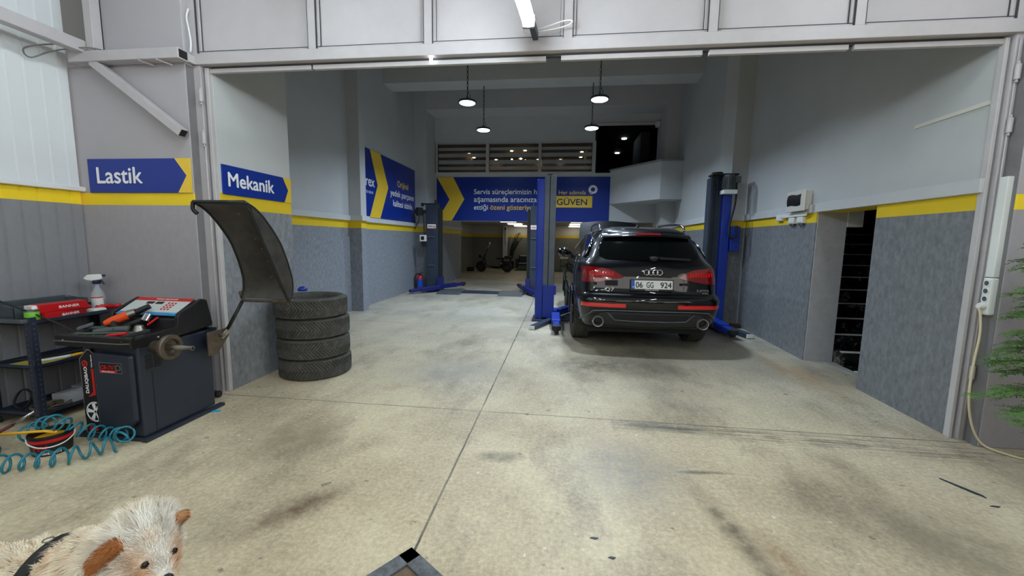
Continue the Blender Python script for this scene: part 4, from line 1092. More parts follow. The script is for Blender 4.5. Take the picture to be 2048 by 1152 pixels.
t = thing('socket_wrench_head', 'black ratchet with chrome head leaning beside the impact wrench', 'tool', (-3.22, 2.74, TZ(2.76)))
L(MB().tube([(-3.30, 2.69, .80), (-3.215, 2.765, .845)], .018, 10), 'grip', 'rubber', t, smooth=True)
L(MB().cyl((-3.20, 2.755, .83), (-3.20, 2.79, .875), .03, n=18).ball((-3.20, 2.757, .845), .022, 12), 'head', 'chrome', t, smooth=40)
t = thing('bladed_scraper', 'grey wrapped handle lying across the left of the balancer tray', 'tool', (-3.42, 2.60, TZ(2.6)))
L(MB().tube(bez([(-3.53, 2.58, .805), (-3.46, 2.60, .80), (-3.38, 2.62, .795), (-3.30, 2.62, .79)], 5), [.014]*16, 8), 'grip', mat('dark_green_grip', (58, 70, 64), .7), t, smooth=True)
L(MB().bar((-3.53, 2.55, .80), (-3.47, 2.61, .83), .06, .02), 'blade', 'liftgrey', t, bevel=.004)
t = thing('tube_handle', 'grey foam tube handle lying in the middle of the balancer tray', 'tool', (-3.30, 2.63, TZ(2.63)))
L(MB().tube(bez([(-3.42, 2.57, .775), (-3.33, 2.62, .785), (-3.23, 2.655, .79)], 5), .021, 12), 'grip', mat('grey_foam', (84, 90, 92), .8), t, smooth=True)
t = thing('weight_pliers', 'greenish steel balancing pliers lying along the front of the balancer tray', 'tool', (-3.3, 2.55, TZ(2.55)))
L(MB().tube(bez([(-3.52, 2.52, .772), (-3.36, 2.55, .772), (-3.16, 2.60, .775), (-3.10, 2.61, .772)], 5), .008, 8), 'handle', mat('green_grey_grip', (74, 92, 84), .6), t, smooth=True)
L(MB().tube(bez([(-3.50, 2.55, .772), (-3.36, 2.57, .772), (-3.16, 2.605, .775)], 5), .008, 8), 'handle', 'rubber', t, smooth=True)
L(MB().bar((-3.16, 2.60, .775), (-3.07, 2.61, .772), .035, .014), 'jaw', 'rusty', t, bevel=.003)
t = thing('screwdriver', 'red handled screwdriver at the front edge of the balancer tray', 'tool', (-3.15, 2.5, TZ(2.5)))
L(MB().tube([(-3.22, 2.50, .772), (-3.10, 2.535, .786)], [.011, .013], 10), 'handle', 'red', t, smooth=40)
L(MB().tube([(-3.33, 2.475, .757), (-3.22, 2.50, .772)], .004, 8), 'blade', 'steel', t, smooth=True)
t = thing('wheel_weight_rack', 'row of small steel wheel weights in the left of the balancer tray', 'weights', (-3.45, 2.50, TZ(2.5)))
for k in range(9):
    L(MB().box(-3.53+.034*k, -3.505+.034*k, 2.485+.004*(k % 3), 2.515, .754, .768+.004*(k % 2)), 'weight', 'chrome' if k % 2 else 'steel', t, bevel=.003)
t = thing('glue_gun_clip', 'black toothed clamp on the right front corner of the balancer tray', 'tool', (-3.03, 2.46, TZ(2.47)))
L(MB().bar((-3.045, 2.45, .778), (-2.985, 2.60, .80), .03, .022).bar((-3.06, 2.47, .775), (-3.02, 2.44, .74), .03, .03), 'clamp', 'rubber', t, bevel=.004)
t = thing('red_pen_knife', 'small red tool behind the steel cone on the balancer', 'tool', (-3.17, 2.78, .80))
L(MB().bar((-3.18, 2.755, .80), (-3.13, 2.80, .855), .016, .014), 'body', 'red', t, bevel=.003)
tag(MB().box(-3.06, -2.99, 2.815, 2.835, .865, .885).build('sponge', mat('bright_blue', (50, 170, 225), .6), bevel=.004), 'small bright blue block at the lower edge of the balancer console', 'sponge')

# ------------------------------------------------------------------ tool trolley
CT_ = thing('tool_trolley', 'three tier navy tool trolley with perforated legs left of the balancer', 'trolley', (-4.19, 2.95, 0))
cx0, cx1, cy0, cy1 = -4.40, -3.985, 2.575, 3.33
for z, hh in ((.80, .034), (.455, .03), (.075, .032)):
    tr = MB(); tr.box(cx0, cx1, cy0, cy1, z, z+.008)
    tr.box(cx1-.006, cx1, cy0, cy1, z, z+hh); tr.box(cx0, cx0+.006, cy0, cy1, z, z+hh); tr.box(cx0, cx1, cy0, cy0+.006, z, z+hh); tr.box(cx0, cx1, cy1-.006, cy1, z, z+hh)
    WB(tr, 'tray', 'cart', CT_, bevel=.002)
for x, sx in ((cx1, -1), (cx0, 1)):
    for y, sy in ((cy0, 1), (cy1, -1)):
        lg = MB(); lg.box(min(x, x+sx*.045), max(x, x+sx*.045), min(y, y-sy*.004), max(y, y-sy*.004), .06, .86); lg.box(min(x, x-sx*.004), max(x, x-sx*.004), min(y, y+sy*.045), max(y, y+sy*.045), .06, .86)
        lo = WB(lg, 'leg', 'cart', CT_, bevel=.001)
        ho = MB()
        for k in range(19):
            z = .09+k*.04
            ho.cyl((x-sx*.0041, y+sy*.024, z), (x-sx*.0052, y+sy*.024, z), .0058, n=8); ho.cyl((x+sx*.024, y-sy*.0041, z), (x+sx*.024, y-sy*.0052, z), .0058, n=8)
        ho.build('perforations', 'liftgrey', lo)
        c = MB().cyl((x+sx*.01, y+sy*.0-.016, .03), (x+sx*.01, y+.016, .03), .03, n=20)
        co_ = WB(c, 'caster', 'rubber', CT_, smooth=40)
        MB().box(x+sx*.01-.02, x+sx*.01+.02, y-.022, y+.022, .055, .075).build('caster_fork', 'steel', co_, bevel=.003)
WB(MB().bar((cx1-.01, cy0-.03, .835), (cx0, cy0-.03, .835), .014, .03).bar((cx1-.01, cy0-.03, .835), (cx1-.01, cy0, .835), .014, .03), 'push_handle', 'liftgrey', CT_, bevel=.004)
zt = .81
t = thing('parts_bin', 'open smoky grey plastic bin at the left end of the trolley top', 'bin', (-4.27, 2.85, zt))
bn_ = MB(); x0, x1, y0, y1 = -4.385, -4.15, 2.60, 3.10
bn_.box(x0, x1, y0, y1, zt, zt+.004); bn_.box(x1-.004, x1, y0, y1, zt, zt+.12); bn_.box(x0, x0+.004, y0, y1, zt, zt+.14); bn_.box(x0, x1, y0, y0+.004, zt, zt+.13); bn_.box(x0, x1, y1-.004, y1, zt, zt+.13)
L(bn_, 'bin_walls', 'smokebin', t)
L(MB().tube([(x0, y0, zt+.14), (x1, y0, zt+.12), (x1, y1, zt+.12), (x0, y1, zt+.14)], .006, 6, closed=True), 'bin_rim', 'smokebin', t, smooth=True)
tag(MB().bar((-4.29, 2.7, zt+.06), (-4.2, 3.0, zt+.07), .1, .09).build('cardboard_pack', 'black', bevel=.01), 'black pack lying inside the smoky grey bin', 'pack')
for i, (z, rz, l) in enumerate(((zt+.002, .12, 'lower red carton of the two on the trolley top'), (zt+.066, -.10, 'upper red carton with white lettering and open white flap on the trolley top'))):
    t = thing('red_carton', l, 'box', (-4.07, 2.83, z+.0), rz, 'red cartons on the trolley')
    MB().box(-.055, .055, -.15, .16, 0, .062).build('carton', 'red', t, bevel=.002)
    text('MOTUL' if False else 'BANNER', 'letter', t, plane_T((.0555, -.03, .022), (0, 1, 0), (0, 0, 1)), width=.13, height=.02, bold=.03)
    if i: MB().prism([(-.055, 0), (.055, 0), (.04, .06), (-.04, .06)], 'y', -.185, -.151).build('flap', 'paper', t, bevel=.003)
t = thing('paste_can', 'round bright green can at the front left corner of the trolley top', 'can', (-4.04, 2.635, zt+.0))
MB().lathe([(0, 0), (.041, 0), (.042, .004), (.042, .082), (.04, .086), (0, .086)], 28).build('can', 'green', t, smooth=40)
MB().lathe([(0, .086), (.041, .086), (.041, .094), (.03, .101), (0, .101)], 28).build('lid', 'steel', t, smooth=40)
t = thing('spray_bottle', 'clear trigger spray bottle with white label on the far end of the trolley', 'bottle', (-4.20, 3.22, zt+.002))
MB().lathe([(0, 0), (.046, 0), (.05, .008), (.05, .12), (.045, .15), (.026, .185), (.016, .205), (.015, .235), (0, .235)], 28).build('bottle', 'clearpl', t, smooth=40)
MB().lathe([(0, .006), (.045, .006), (.046, .09), (0, .09)], 24).build('liquid', mat('pale_liquid', (150, 172, 180), .1, alpha=.4), t, smooth=40)
lb_ = lambda r0, z0, z1: (lambda u, v: V(r0*math.cos(R(-105)+R(105)*u), r0*math.sin(R(-105)+R(105)*u), z0+(z1-z0)*v))
MB().slab(lb_(.0515, .015, .12), 14, 1, lambda u, v: V(0, 0, 0)+(lb_(.0515, .015, .12)(u, v)-lb_(.0522, .015, .12)(u, v))).build('label', 'paper', t, smooth=40)
MB().slab(lb_(.0522, .108, .118), 14, 1, lambda u, v: V(0, 0, 0)+(lb_(.0515, .108, .118)(u, v)-lb_(.0522, .108, .118)(u, v))).build('label_band', 'red', t, smooth=40)
hd_ = MB().box(-.022, .022, -.024, .024, .232, .265).build('collar', mat('navy_plastic', (30, 36, 72), .4), t, bevel=.008)
MB().prism([(-.085, .285), (-.055, .318), (.03, .322), (.045, .305), (.04, .275), (-.03, .262), (-.06, .268)], 'y', -.017, .017, Matrix.Rotation(R(35), 4, 'Z')).build('trigger_head', 'whitepl', t, bevel=.006)
MB().prism([(.02, .275), (.035, .272), (.055, .228), (.045, .226)], 'y', -.01, .01, Matrix.Rotation(R(35), 4, 'Z')).box(.042, .062, -.012, .012, .298, .318, Matrix.Rotation(R(35), 4, 'Z')).build('trigger', mat('navy_trigger', (30, 36, 72), .4), t, bevel=.003)
tag(MB().tube(bez([(-4.08, 3.10, .84), (-4.05, 3.15, .855), (-4.06, 3.22, .84), (-4.03, 3.28, .85)], 4), [.018, .028, .02, .024, .016]*2+[.022, .018, .012], 8).build('red_glove', 'red', smooth=True), 'crumpled red glove on the trolley top in front of the spray bottle', 'glove')
tag(MB().box(-4.09, -4.0, 3.03, 3.13, .81, .85, Matrix.Rotation(0, 4, 'Z')).build('blister_pack', 'paper', bevel=.012), 'small white blister pack on the trolley top right of the red cartons', 'pack')
tag(MB().bar((-4.16, 3.06, .83), (-4.13, 3.10, .87), .03, .03).build('plastic_plug', 'red', bevel=.006), 'small red cap beside the white blister pack on the trolley', 'cap')
tag(MB().tube(bez([(-4.06, 3.24, .84), (-4.03, 3.28, .845), (-4.02, 3.31, .84)], 4), .016, 8).build('beige_rag', mat('beige_rag', (176, 160, 120), .9), smooth=True), 'beige rag at the far end of the trolley top', 'rag')
tag(MB().box(-4.30, -4.02, 2.62, 2.86, .464, .467).build('yellow_sheet', mat('yellow_paper', (190, 178, 92), .8)), 'yellow paper sheet on the middle trolley shelf', 'paper')
t = thing('marker_brush', 'white brush with yellow end on the middle trolley shelf', 'brush', (-4.08, 2.8, .467))
L(MB().tube(bez([(-4.16, 2.70, .475), (-4.10, 2.78, .48), (-4.05, 2.86, .485)], 4), .012, 8), 'handle', 'whitepl', t, smooth=True); L(MB().tube([(-4.05, 2.86, .485), (-4.02, 2.93, .488)], [.012, .014], 8), 'end', 'yellowpl', t, smooth=True)
tag(MB().tube(bez([(-4.35, 2.7, .475), (-4.2, 2.8, .478), (-4.1, 3.0, .50), (-4.05, 3.2, .505), (-4.2, 3.28, .48), (-4.32, 3.1, .478)], 8), .011, 8).build('black_hose', 'rubber', smooth=True), 'black rubber hose lying along the middle trolley shelf', 'hose')
for i, (x, y, z, rz, l) in enumerate(((-4.10, 2.88, .084, .05, 'nearer grey cardboard box on the bottom trolley shelf'), (-4.16, 3.06, .084, -.04, 'farther grey cardboard box on the bottom trolley shelf'))):
    t = thing('grey_box', l, 'box', (x, y, z), rz, 'grey boxes on the trolley')
    MB().box(-.09, .09, -.085, .08, 0, .085).build('carton', 'card', t, bevel=.003)
    MB().box(-.0005, .091, -.001, .002, .03, .086).build('carton_seam', 'reveal', t)
ccs = MB()
pts = []
for k in range(130):
    a = k/130*2*PI*5; r = .075+.035*math.sin(k*.37); pts.append((-4.085+r*.9*math.cos(a), 2.72+1.15*r*math.sin(a), .095+.0035*k/13+.004*math.sin(k*.9)))
tag(ccs.tube(pts, .0065, 6).build('brown_cable_coil', 'brownhose', smooth=True), 'coil of brown cable on the bottom trolley shelf', 'cable')
pts = []
for k in range(70):
    a = k/70*2*PI*3; pts.append((-4.27+.075*math.cos(a), 2.66+.03*math.sin(a)+.01*k/70, .17+.075*math.sin(a)*.9+.005*math.cos(3*a)))
tag(MB().tube(pts, .006, 6).build('black_cable_loop', 'rubber', smooth=True), 'black cable loops standing on the bottom trolley shelf', 'cable')
tag(MB().tube(bez([(-4.30, 2.35, 1.25), (-4.25, 2.42, 1.10), (-4.06, 2.58, .93), (-3.93, 2.70, .80), (-3.78, 2.80, .66), (-3.66, 2.86, .60), (-3.56, 2.9, .55)], 8), .007, 8).build('air_line', 'rubber', smooth=True), 'black air line drooping across the trolley to the balancer', 'hose')

# ------------------------------------------------------------------ bucket, sticks, coiled hoses
BK = thing('paste_bucket', 'black and red hand paste bucket with white wire handle and yellow paste', 'bucket', (-3.47, 2.285, 0), R(56))
MB().lathe([(0, 0), (.094, 0), (.098, .004), (.108, .125), (.112, .127), (.112, .142), (.106, .142), (.104, .128), (.094, .012), (0, .012)], 44).build('tub', 'black', BK, smooth=40)
MB().lathe([(.1045, .094), (.1068, .094), (.1078, .116), (.1056, .116)], 44, closed=True).build('red_band', 'red', BK, smooth=40)
MB().lathe([(0, .085), (.095, .085), (.098, .10), (.08, .105), (0, .10)], 32).build('yellow_paste', 'yellowpl', BK, smooth=40)
MB().tube(bez([(-.113, -.01, .125), (-.105, -.05, .098), (-.06, -.105, .076), (.0, -.122, .070), (.06, -.105, .078), (.105, -.05, .10), (.113, -.01, .125)], 6), .004, 8).build('wire_handle', 'whitepl', BK, smooth=True)
def ctext(s, a0, z, wd, h, m):
    o = text(s, m, BK, Matrix(), width=wd, height=h, bold=.03, split=False)
    for v in o.data.vertices:
        rr = .0985+.0095*(z+v.co.y)/.125 + .0008 + v.co.z; a = a0+v.co.x/.104
        v.co = V(rr*math.sin(a), -rr*math.cos(a), z+v.co.y)
    return o
ctext('FIX', -.90, .045, .075, .036, 'red'); ctext('HAND PASTE', -.55, .014, .10, .016, 'letter')
tag(MB().tube([(-3.73, 2.17, .15), (-3.50, 2.27, .145), (-3.44, 2.30, .128)], [.010, .009, .012], 8).build('yellow_spatula', 'yellowpl', smooth=True), 'yellow plastic spatula stuck in the paste bucket', 'spatula')
t = thing('bead_lever', 'steel tyre lever with dark red grip leaning against the trolley', 'tyre lever', (-3.9, 2.25, 0))
L(MB().tube([(-3.80, 2.30, .155), (-3.70, 2.36, .235)], [.010, .009], 8), 'blade', 'chrome', t, smooth=True)
L(MB().tube([(-4.02, 2.14, .0), (-3.80, 2.30, .155)], [.013, .011], 8), 'grip', mat('dark_red_grip', (96, 32, 30), .6), t, smooth=True)
def coil(path, r, pitch, tube_r, wob=.1, n=14):
    P = bez(path, 24); L_ = [0]
    for a, b in zip(P, P[1:]): L_.append(L_[-1]+(b-a).length)
    tot = L_[-1]; turns = tot/pitch; N = int(turns*n); out = []
    rnd = random.Random(5)
    for i in range(N+1):
        s = tot*i/N; k = 0
        while k < len(L_)-2 and L_[k+1] < s: k += 1
        f = (s-L_[k])/max(1e-9, L_[k+1]-L_[k]); p = P[k].lerp(P[k+1], f); d = (P[k+1]-P[k]).normalized()
        sx = d.cross(V(0, 0, 1)).normalized(); uz = sx.cross(d); a = 2*PI*turns*i/N
        rr = r*(1+wob*math.sin(1.7*s/pitch))
        out.append(p+sx*rr*math.cos(a)+uz*rr*math.sin(a))
    return MB().tube(out, tube_r, 8)
zc = .056
pa = [(-3.75, 1.88, zc), (-3.55, 1.97, zc), (-3.40, 2.03, zc), (-3.26, 2.10, zc), (-3.15, 2.17, zc), (-3.09, 2.27, zc), (-3.03, 2.34, zc)]
tag(coil(pa, .050, .074, .0074).build('coiled_air_hose', 'teal', smooth=True), 'teal coiled air hose running in loops in front of the paste bucket', 'hose', 'teal coiled air hoses')
pb = [(-3.02, 2.36, .075), (-3.04, 2.41, .085), (-3.12, 2.435, .07), (-3.22, 2.42, .075), (-3.33, 2.39, .10), (-3.44, 2.33, .175), (-3.56, 2.32, .17), (-3.72, 2.30, .08)]
tag(coil(pb, .048, .068, .0074).build('coiled_air_hose', 'teal', smooth=True), 'teal coiled air hose draped from the balancer foot over the paste bucket', 'hose', 'teal coiled air hoses')
pc = [(-3.66, 2.05, .07), (-3.74, 2.10, .09), (-3.84, 2.14, .08), (-3.92, 2.10, .075), (-3.86, 2.04, .13), (-3.76, 2.06, .15)]
M['tealdark'] = mat('dark_teal_hose', (24, 84, 88), .35)
tag(coil(pc, .058, .036, .0074, .3).build('coiled_air_hose', 'tealdark', smooth=True), 'tangled dark teal air hose bunched at the left edge beside the bucket', 'hose', 'teal coiled air hoses')
tag(MB().box(-.03, .03, -.018, .018, 0, .006, Matrix.Translation((-2.905, 3.03, 0)) @ Matrix.Rotation(.3, 4, 'Z')).build('paper_scrap', mat('light_blue_paper', (60, 160, 200), .7)), 'light blue paper scrap on the floor by the balancer foot', 'paper')
tag(MB().tube(bez([(-3.27, 3.30, .02), (-3.22, 3.27, .04), (-3.17, 3.33, .03), (-3.13, 3.30, .025)], 5), [.02, .03, .035, .025, .03]*3+[.02], 8).build('black_rag', 'dark', smooth=True), 'crumpled black rag at the foot of the left door jamb', 'rag')
tag(MB().lathe([(0, 0), (.05, 0), (.055, .02), (.03, .05), (0, .055)], 20, Matrix.Translation((-3.0, 4.42, .87))).build('blue_cap', 'liftblue', smooth=True), 'small blue cap resting behind the rim of the topmost tyre', 'cap')

# ------------------------------------------------------------------ steel brackets high on the left pier
BR = thing('wall_bracket', 'grey square tube bracket with cut-off brace fixed to the left outer pier', 'bracket', (-3.8, 3.36, 2.9))
L(MB().box(-4.30, -3.235, 3.255, 3.355, 2.975, 3.062), 'cross_tube', 'frame', BR, bevel=.005)
L(MB().box(-3.2345, -3.2340, 3.265, 3.345, 2.985, 3.052), 'tube_mouth', 'ink', BR)
L(MB().bar((-3.262, 3.355, 3.02), (-3.262, 3.44, 3.02), .05, .07), 'return_tube', 'frame', BR, bevel=.004)
brc = L(MB().bar((-4.10, 3.30, 2.985), (-3.285, 3.30, 2.375), .07, .07, (0, 1, 0)), 'brace_tube', 'frame', BR, bevel=.005)
d_ = (V(-3.285, 3.30, 2.375)-V(-4.10, 3.30, 2.985)).normalized()
MB().bar(V(-3.285, 3.30, 2.375)+d_*.0005, V(-3.285, 3.30, 2.375)+d_*.002, .058, .058, (0, 1, 0)).build('tube_mouth', 'ink', brc)
L(MB().box(-4.125, -4.05, 3.27, 3.35, 3.062, 4.75), 'post_tube', 'frame', BR, bevel=.005)
for x in (-3.62, -3.45): L(MB().bar((x, 3.26, 2.975), (x+.06, 3.35, 2.955), .012, .012), 'weld_stub', 'frame', BR)
tag(MB().bar((-4.18, 3.30, 3.10), (-4.22, -1.2, 3.10), .09, .10).build('side_beam', 'frame', bevel=.006), 'grey square steel beam running along the white ribbed wall', 'beam')
tag(MB().tube(bez([(-4.15, 3.28, 3.12), (-4.26, 3.1, 3.05), (-4.36, 3.0, 2.98), (-4.38, 3.05, 2.93), (-4.30, 3.15, 3.02), (-4.1, 3.24, 3.08), (-3.95, 3.30, 3.07)], 6), .006, 6).build('grey_wire', 'aircord', smooth=True), 'thin grey wire looping round the end of the side beam', 'wire')
tag(MB().tube(bez([(-3.245, 3.40, 3.43), (-3.26, 3.39, 3.36), (-3.235, 3.38, 3.25), (-3.225, 3.38, 3.15), (-3.24, 3.385, 3.07)], 6), .007, 8).build('white_cable', 'whitepl', smooth=True), 'short white cable curving down beside the left door jamb', 'cable')
tag(MB().box(-1.122, -1.098, 3.43, 3.452, 2.945, 2.98).build('led_spot', 'coolled', bevel=.004), 'tiny white LED spot glowing under the left part of the door lintel', 'lamp')
tag(MB().tube(bez([(-.30, 3.40, 3.13), (-.22, 3.37, 3.12), (-.05, 3.35, 3.16), (.03, 3.34, 3.155), (-.02, 3.36, 3.13), (-.2, 3.38, 3.11), (-.34, 3.38, 3.11), (-.31, 3.2, 3.17)], 6), .005, 6).build('white_lead', 'whitepl', smooth=True), 'white lead looping from the batten light along the door head', 'cable')

# ------------------------------------------------------------------ right wall fittings (wall frame)
def rthing(name, label, cat, x, y, z): return thing(name, label, cat, rw(x, y, z), RWA)
t = rthing('fuse_box', 'ivory fuse box with dark door on the right wall near the opening to the stairs', 'fuse box', 0, 2.46, 1.94)
MB().box(-.085, 0, -.20, .22, 0, .25).build('case', 'beigepl', t, bevel=.01)
MB().box(-.10, -.085, -.22, .24, -.012, .262).build('cover', 'beigepl', t, bevel=.01)
MB().grid(lambda u, v: V(-.104-.008*math.sin(PI*v), .20-.34*u, .055+.15*v+.010*math.sin(2*PI*u)), 12, 6)
dmb = MB(); dmb.slab(lambda u, v: V(-.102-.010*math.sin(PI*v), .21-.33*u, .065+.145*v+.008*math.sin(2*PI*u)), 12, 6, lambda u, v: V(.006, 0, 0)); dmb.build('door', 'ink', t, smooth=40)
t = rthing('cable_duct', 'short white cable duct below the fuse box', 'duct', 0, 2.3, 1.87); MB().box(-.05, -.036, -.02, .62, -.005, .045).build('duct', 'whitepl', t, bevel=.003); 
lab3 = ['single white socket furthest left below the fuse box duct', 'middle white socket below the fuse box duct', 'white socket nearest the stairs below the fuse box duct']
for i, (y, z) in enumerate(((3.02, 1.83), (2.66, 1.775), (2.44, 1.775))):
    t = rthing('wall_socket', lab3[i], 'socket', 0, y, z); t['group'] = 'white sockets under the fuse box'
    MB().box(-.045, 0, -.075, .075, 0, .085).build('case', 'whitepl', t, bevel=.008); MB().box(-.05, -.045, -.06, .06, .012, .07).build('flap', 'whitepl', t, bevel=.004)
    if i: MB().cyl((-.025, -.03, -.03), (-.025, -.03, 0), .018, n=14).cyl((-.025, .035, -.03), (-.025, .035, 0), .018, n=14).build('plug', 'liftgrey', t, smooth=40)
# trunking and socket strip on the right pier, cord to the floor
t = thing('cable_trunking', 'long white cable trunking standing on the dark side of the right pier', 'trunking', (3.155, 3.39, 1.28))
MB().box(-.035, .005, -.030, .030, 0, .72).build('trunking', 'whitepl', t, bevel=.004)
t = thing('power_strip', 'white four way power strip below the trunking on the right pier', 'power strip', (3.155, 3.385, 1.0))
MB().box(-.045, .005, -.035, .035, 0, .275).build('body', 'whitepl', t, bevel=.012)
for k in range(4):
    T = Matrix.Translation((-.0455, .002, .235-.058*k)) @ Matrix.Rotation(-PI/2, 4, 'Y')
    so = MB().lathe([(.018, -.004), (.024, -.004), (.025, .003), (.018, .003)], 24, T, closed=True).build('socket', 'whitepl', t, smooth=40)
    MB().lathe([(0, .0005), (.018, .0005), (.018, -.002), (0, -.002)], 20, T).build('socket_well', 'liftgrey', so)
t = thing('plug_cord', 'cream extension cord with white plug hanging from the power strip to the floor', 'cable', (3.10, 3.38, 1.05))
L(MB().lathe([(0, 0), (.026, 0), (.026, .018), (.018, .034), (0, .036)], 24, Matrix.Translation((3.108, 3.388, 1.064)) @ Matrix.Rotation(-PI/2, 4, 'Y')), 'plug', 'whitepl', t, smooth=40)
cp = [(3.075, 3.385, 1.06), (3.085, 3.37, .99), (3.09, 3.36, .85), (3.06, 3.34, .65), (3.04, 3.32, .45), (3.06, 3.32, .28), (3.12, 3.33, .12), (3.17, 3.30, .03), (3.24, 3.22, .009), (3.36, 3.12, .008), (3.7, 2.95, .008)]
L(MB().tube(bez(cp, 8), .0075, 8), 'cord', 'cord', t, smooth=True)

# ------------------------------------------------------------------ conifer in front of the right pier
PLT = thing('conifer_bush', 'green conifer in a dark pot reaching in from the right edge before the pier', 'plant', (3.33, 2.80, 0))
MB().lathe([(0, 0), (.13, 0), (.17, .26), (.18, .27), (.18, .30), (.165, .30), (.16, .26), (0, .25)], 28).build('pot', 'terracotta', PLT, smooth=40)
MB().tube(bez([(0, 0, .2), (.02, .01, .7), (-.01, 0, 1.3), (.0, 0, 1.9)], 6), [.022-.0008*k for k in range(19)], 8).build('trunk', 'bark', PLT, smooth=True)
rnd = random.Random(11)
fol, twg = MB(), MB()
def spray(p, d, up, L_, w_, lev):
    """flat fern-like spray of scale leaves"""
    sx = d.cross(up).normalized(); n = max(5, int(L_/.012))
    for k in range(n):
        f = (k+.5)/n; q = p+d*L_*f+up*(-.10*L_*f*f)
        for s in (-1, 1):
            l = w_*(1-f)**.7*(.75+.4*rnd.random()) + .006
            e = q+(d*.75+sx*s*.65).normalized()*l + up*(-.15*l+.02*(rnd.random()-.5))
            wv = (d*.65-sx*s*.75).normalized()*.0055
            mid = q.lerp(e, .5)+up*.002
            a, b, c, dd = q, mid+wv, e, mid-wv
            fol.bm.faces.new([fol.bm.verts.new(v) for v in (a, b, c, dd)])
for k in range(84):
    z = .42+1.16*(k/84)+rnd.uniform(-.03, .03); az = R(rnd.choice((rnd.uniform(130, 240), rnd.uniform(110, 260), rnd.uniform(100, 380))))
    Lb = (.64-.24*(z-.3)/1.3)*rnd.uniform(.65, 1.05)
    if math.sin(az) > .55: Lb = min(Lb, .42)
    base = V(0, 0, z); d0 = V(math.cos(az), math.sin(az), .42)
    P = [base]; d = d0.normalized()
    for q in range(8):
        d = (d+V(0, 0, -.085)+V(rnd.uniform(-.05, .05), rnd.uniform(-.05, .05), 0)).normalized(); P.append(P[-1]+d*Lb/8)
        if P[-1].y > .46: P[-1].y = .46
    twg.tube(P, [.005-.0005*i for i in range(9)], 5)
    for q in range(2, 9):
        for s in (-1, 1):
            dd = (P[q]-P[q-1]).normalized(); sx = dd.cross(V(0, 0, 1)).normalized()
            upv = sx.cross(dd).normalized()
            dir_ = (dd*.75+sx*s*.65+V(0, 0, rnd.uniform(-.15, .12))).normalized()
            L2_ = (.15 if q < 8 else .10)*rnd.uniform(.7, 1.1)
            spray(P[q], dir_, upv, L2_, .032, 1)
    spray(P[-1], (P[-1]-P[-2]).normalized(), V(0, 0, 1), .10, .03, 1)
fol.build('foliage', 'leaf', PLT, norm=False); twg.build('branches', 'bark', PLT, smooth=True)

# ------------------------------------------------------------------ bits on the forecourt floor
HT = thing('floor_plate', 'worn dark metal frame plate with brown centre at the bottom edge of the floor', 'floor plate', (-.63, 1.44, 0), R(54))
MB().prism([(-.215, -.215), (.215, -.215), (.215, .215), (-.215, .215)], 'z', 0, .006).build('plate', mat('brown_board', (112, 92, 74), .8, var=.3, vs=14), HT)
fm_ = MB()
for T in [Matrix.Rotation(k*PI/2, 4, 'Z') for k in range(4)]: fm_.box(-.22, .22, .145, .22, .0, .018, T)
fm_.build('rim', mat('worn_black_metal', (96, 99, 102), .55, var=.5, vs=30, bump=.3, bs=60), HT, bevel=.003)
tag(MB().prism([(2.475, 2.81), (2.485, 2.805), (2.56, 2.675), (2.575, 2.64), (2.572, 2.615), (2.56, 2.64), (2.545, 2.655), (2.505, 2.74)], 'z', 0, .006).build('rubber_strip', 'liftdark'), 'dark torn rubber strip on the concrete before the right pier', 'scrap')
for i, (x, y, sx, l) in enumerate(((2.545, 2.535, .03, 'small dark scrap in front of the torn rubber strip'), (.28, 1.83, .018, 'small dark chip on the concrete nearest to the bottom edge'), (.205, 1.95, .022, 'thin dark sliver on the concrete at lower centre right'))):
    tag(MB().prism([(x-sx, y), (x-sx*.2, y+.007), (x+sx, y+.004), (x+sx*.3, y-.008)], 'z', 0, .004).build('scrap', 'liftdark'), l, 'scrap')

# ------------------------------------------------------------------ fire extinguisher
t = thing('fire_extinguisher', 'red fire extinguisher standing on the floor left of the dark lift', 'fire extinguisher', (-4.06, 11.40, 0))
MB().lathe([(0, 0), (.085, 0), (.09, .01), (.09, .36), (.075, .41), (.03, .44), (0, .44)], 28).build('cylinder', 'red', t, smooth=40)
MB().lathe([(.0905, .10), (.0915, .10), (.0915, .33), (.0905, .33)], 28, closed=True).build('label', 'euroblue', t, smooth=40)
MB().cyl((0, 0, .43), (0, 0, .49), .02).bar((-.02, -.02, .49), (.10, -.02, .53), .03, .015).bar((-.02, -.02, .475), (.09, -.02, .47), .03, .012).build('valve', 'black', t, smooth=40)
MB().tube(bez([(0, 0, .46), (-.09, -.01, .48), (-.14, -.02, .38), (-.135, -.02, .15)], 6), .014, 8).build('hose', 'rubber', t, smooth=True)

# ------------------------------------------------------------------ back room
SCO = thing('electric_scooter', 'black fat tyred electric scooter parked at the back left', 'scooter', (-3.1, 18.75, 0), R(-4))
def fat(x, nm):
    o = MB().torus((0, 0, 0), .165, .085, 32, 12, Matrix.Translation((x, 0, .25)) @ Matrix.Rotation(PI/2, 4, 'X')).build(nm, 'rubber', SCO, smooth=True)
    MB().cyl((x, -.05, .25), (x, .05, .25), .10, n=24).build('hub', 'liftdark', o, smooth=40)
fat(-.62, 'wheel'); fat(.62, 'wheel')
MB().tube(bez([(-.62, -.10, .25), (-.50, -.10, .62), (-.40, -.06, .85), (-.30, 0, 1.10)], 6), .022, 8).tube(bez([(-.62, .10, .25), (-.50, .10, .62), (-.40, .06, .85)], 6), .022, 8).build('fork', 'black', SCO, smooth=True)
MB().tube(bez([(-.46, 0, .72), (-.40, 0, .45), (-.20, 0, .26), (.05, 0, .20), (.35, 0, .22), (.62, 0, .27)], 6), .035, 8).build('frame', 'black', SCO, smooth=True)
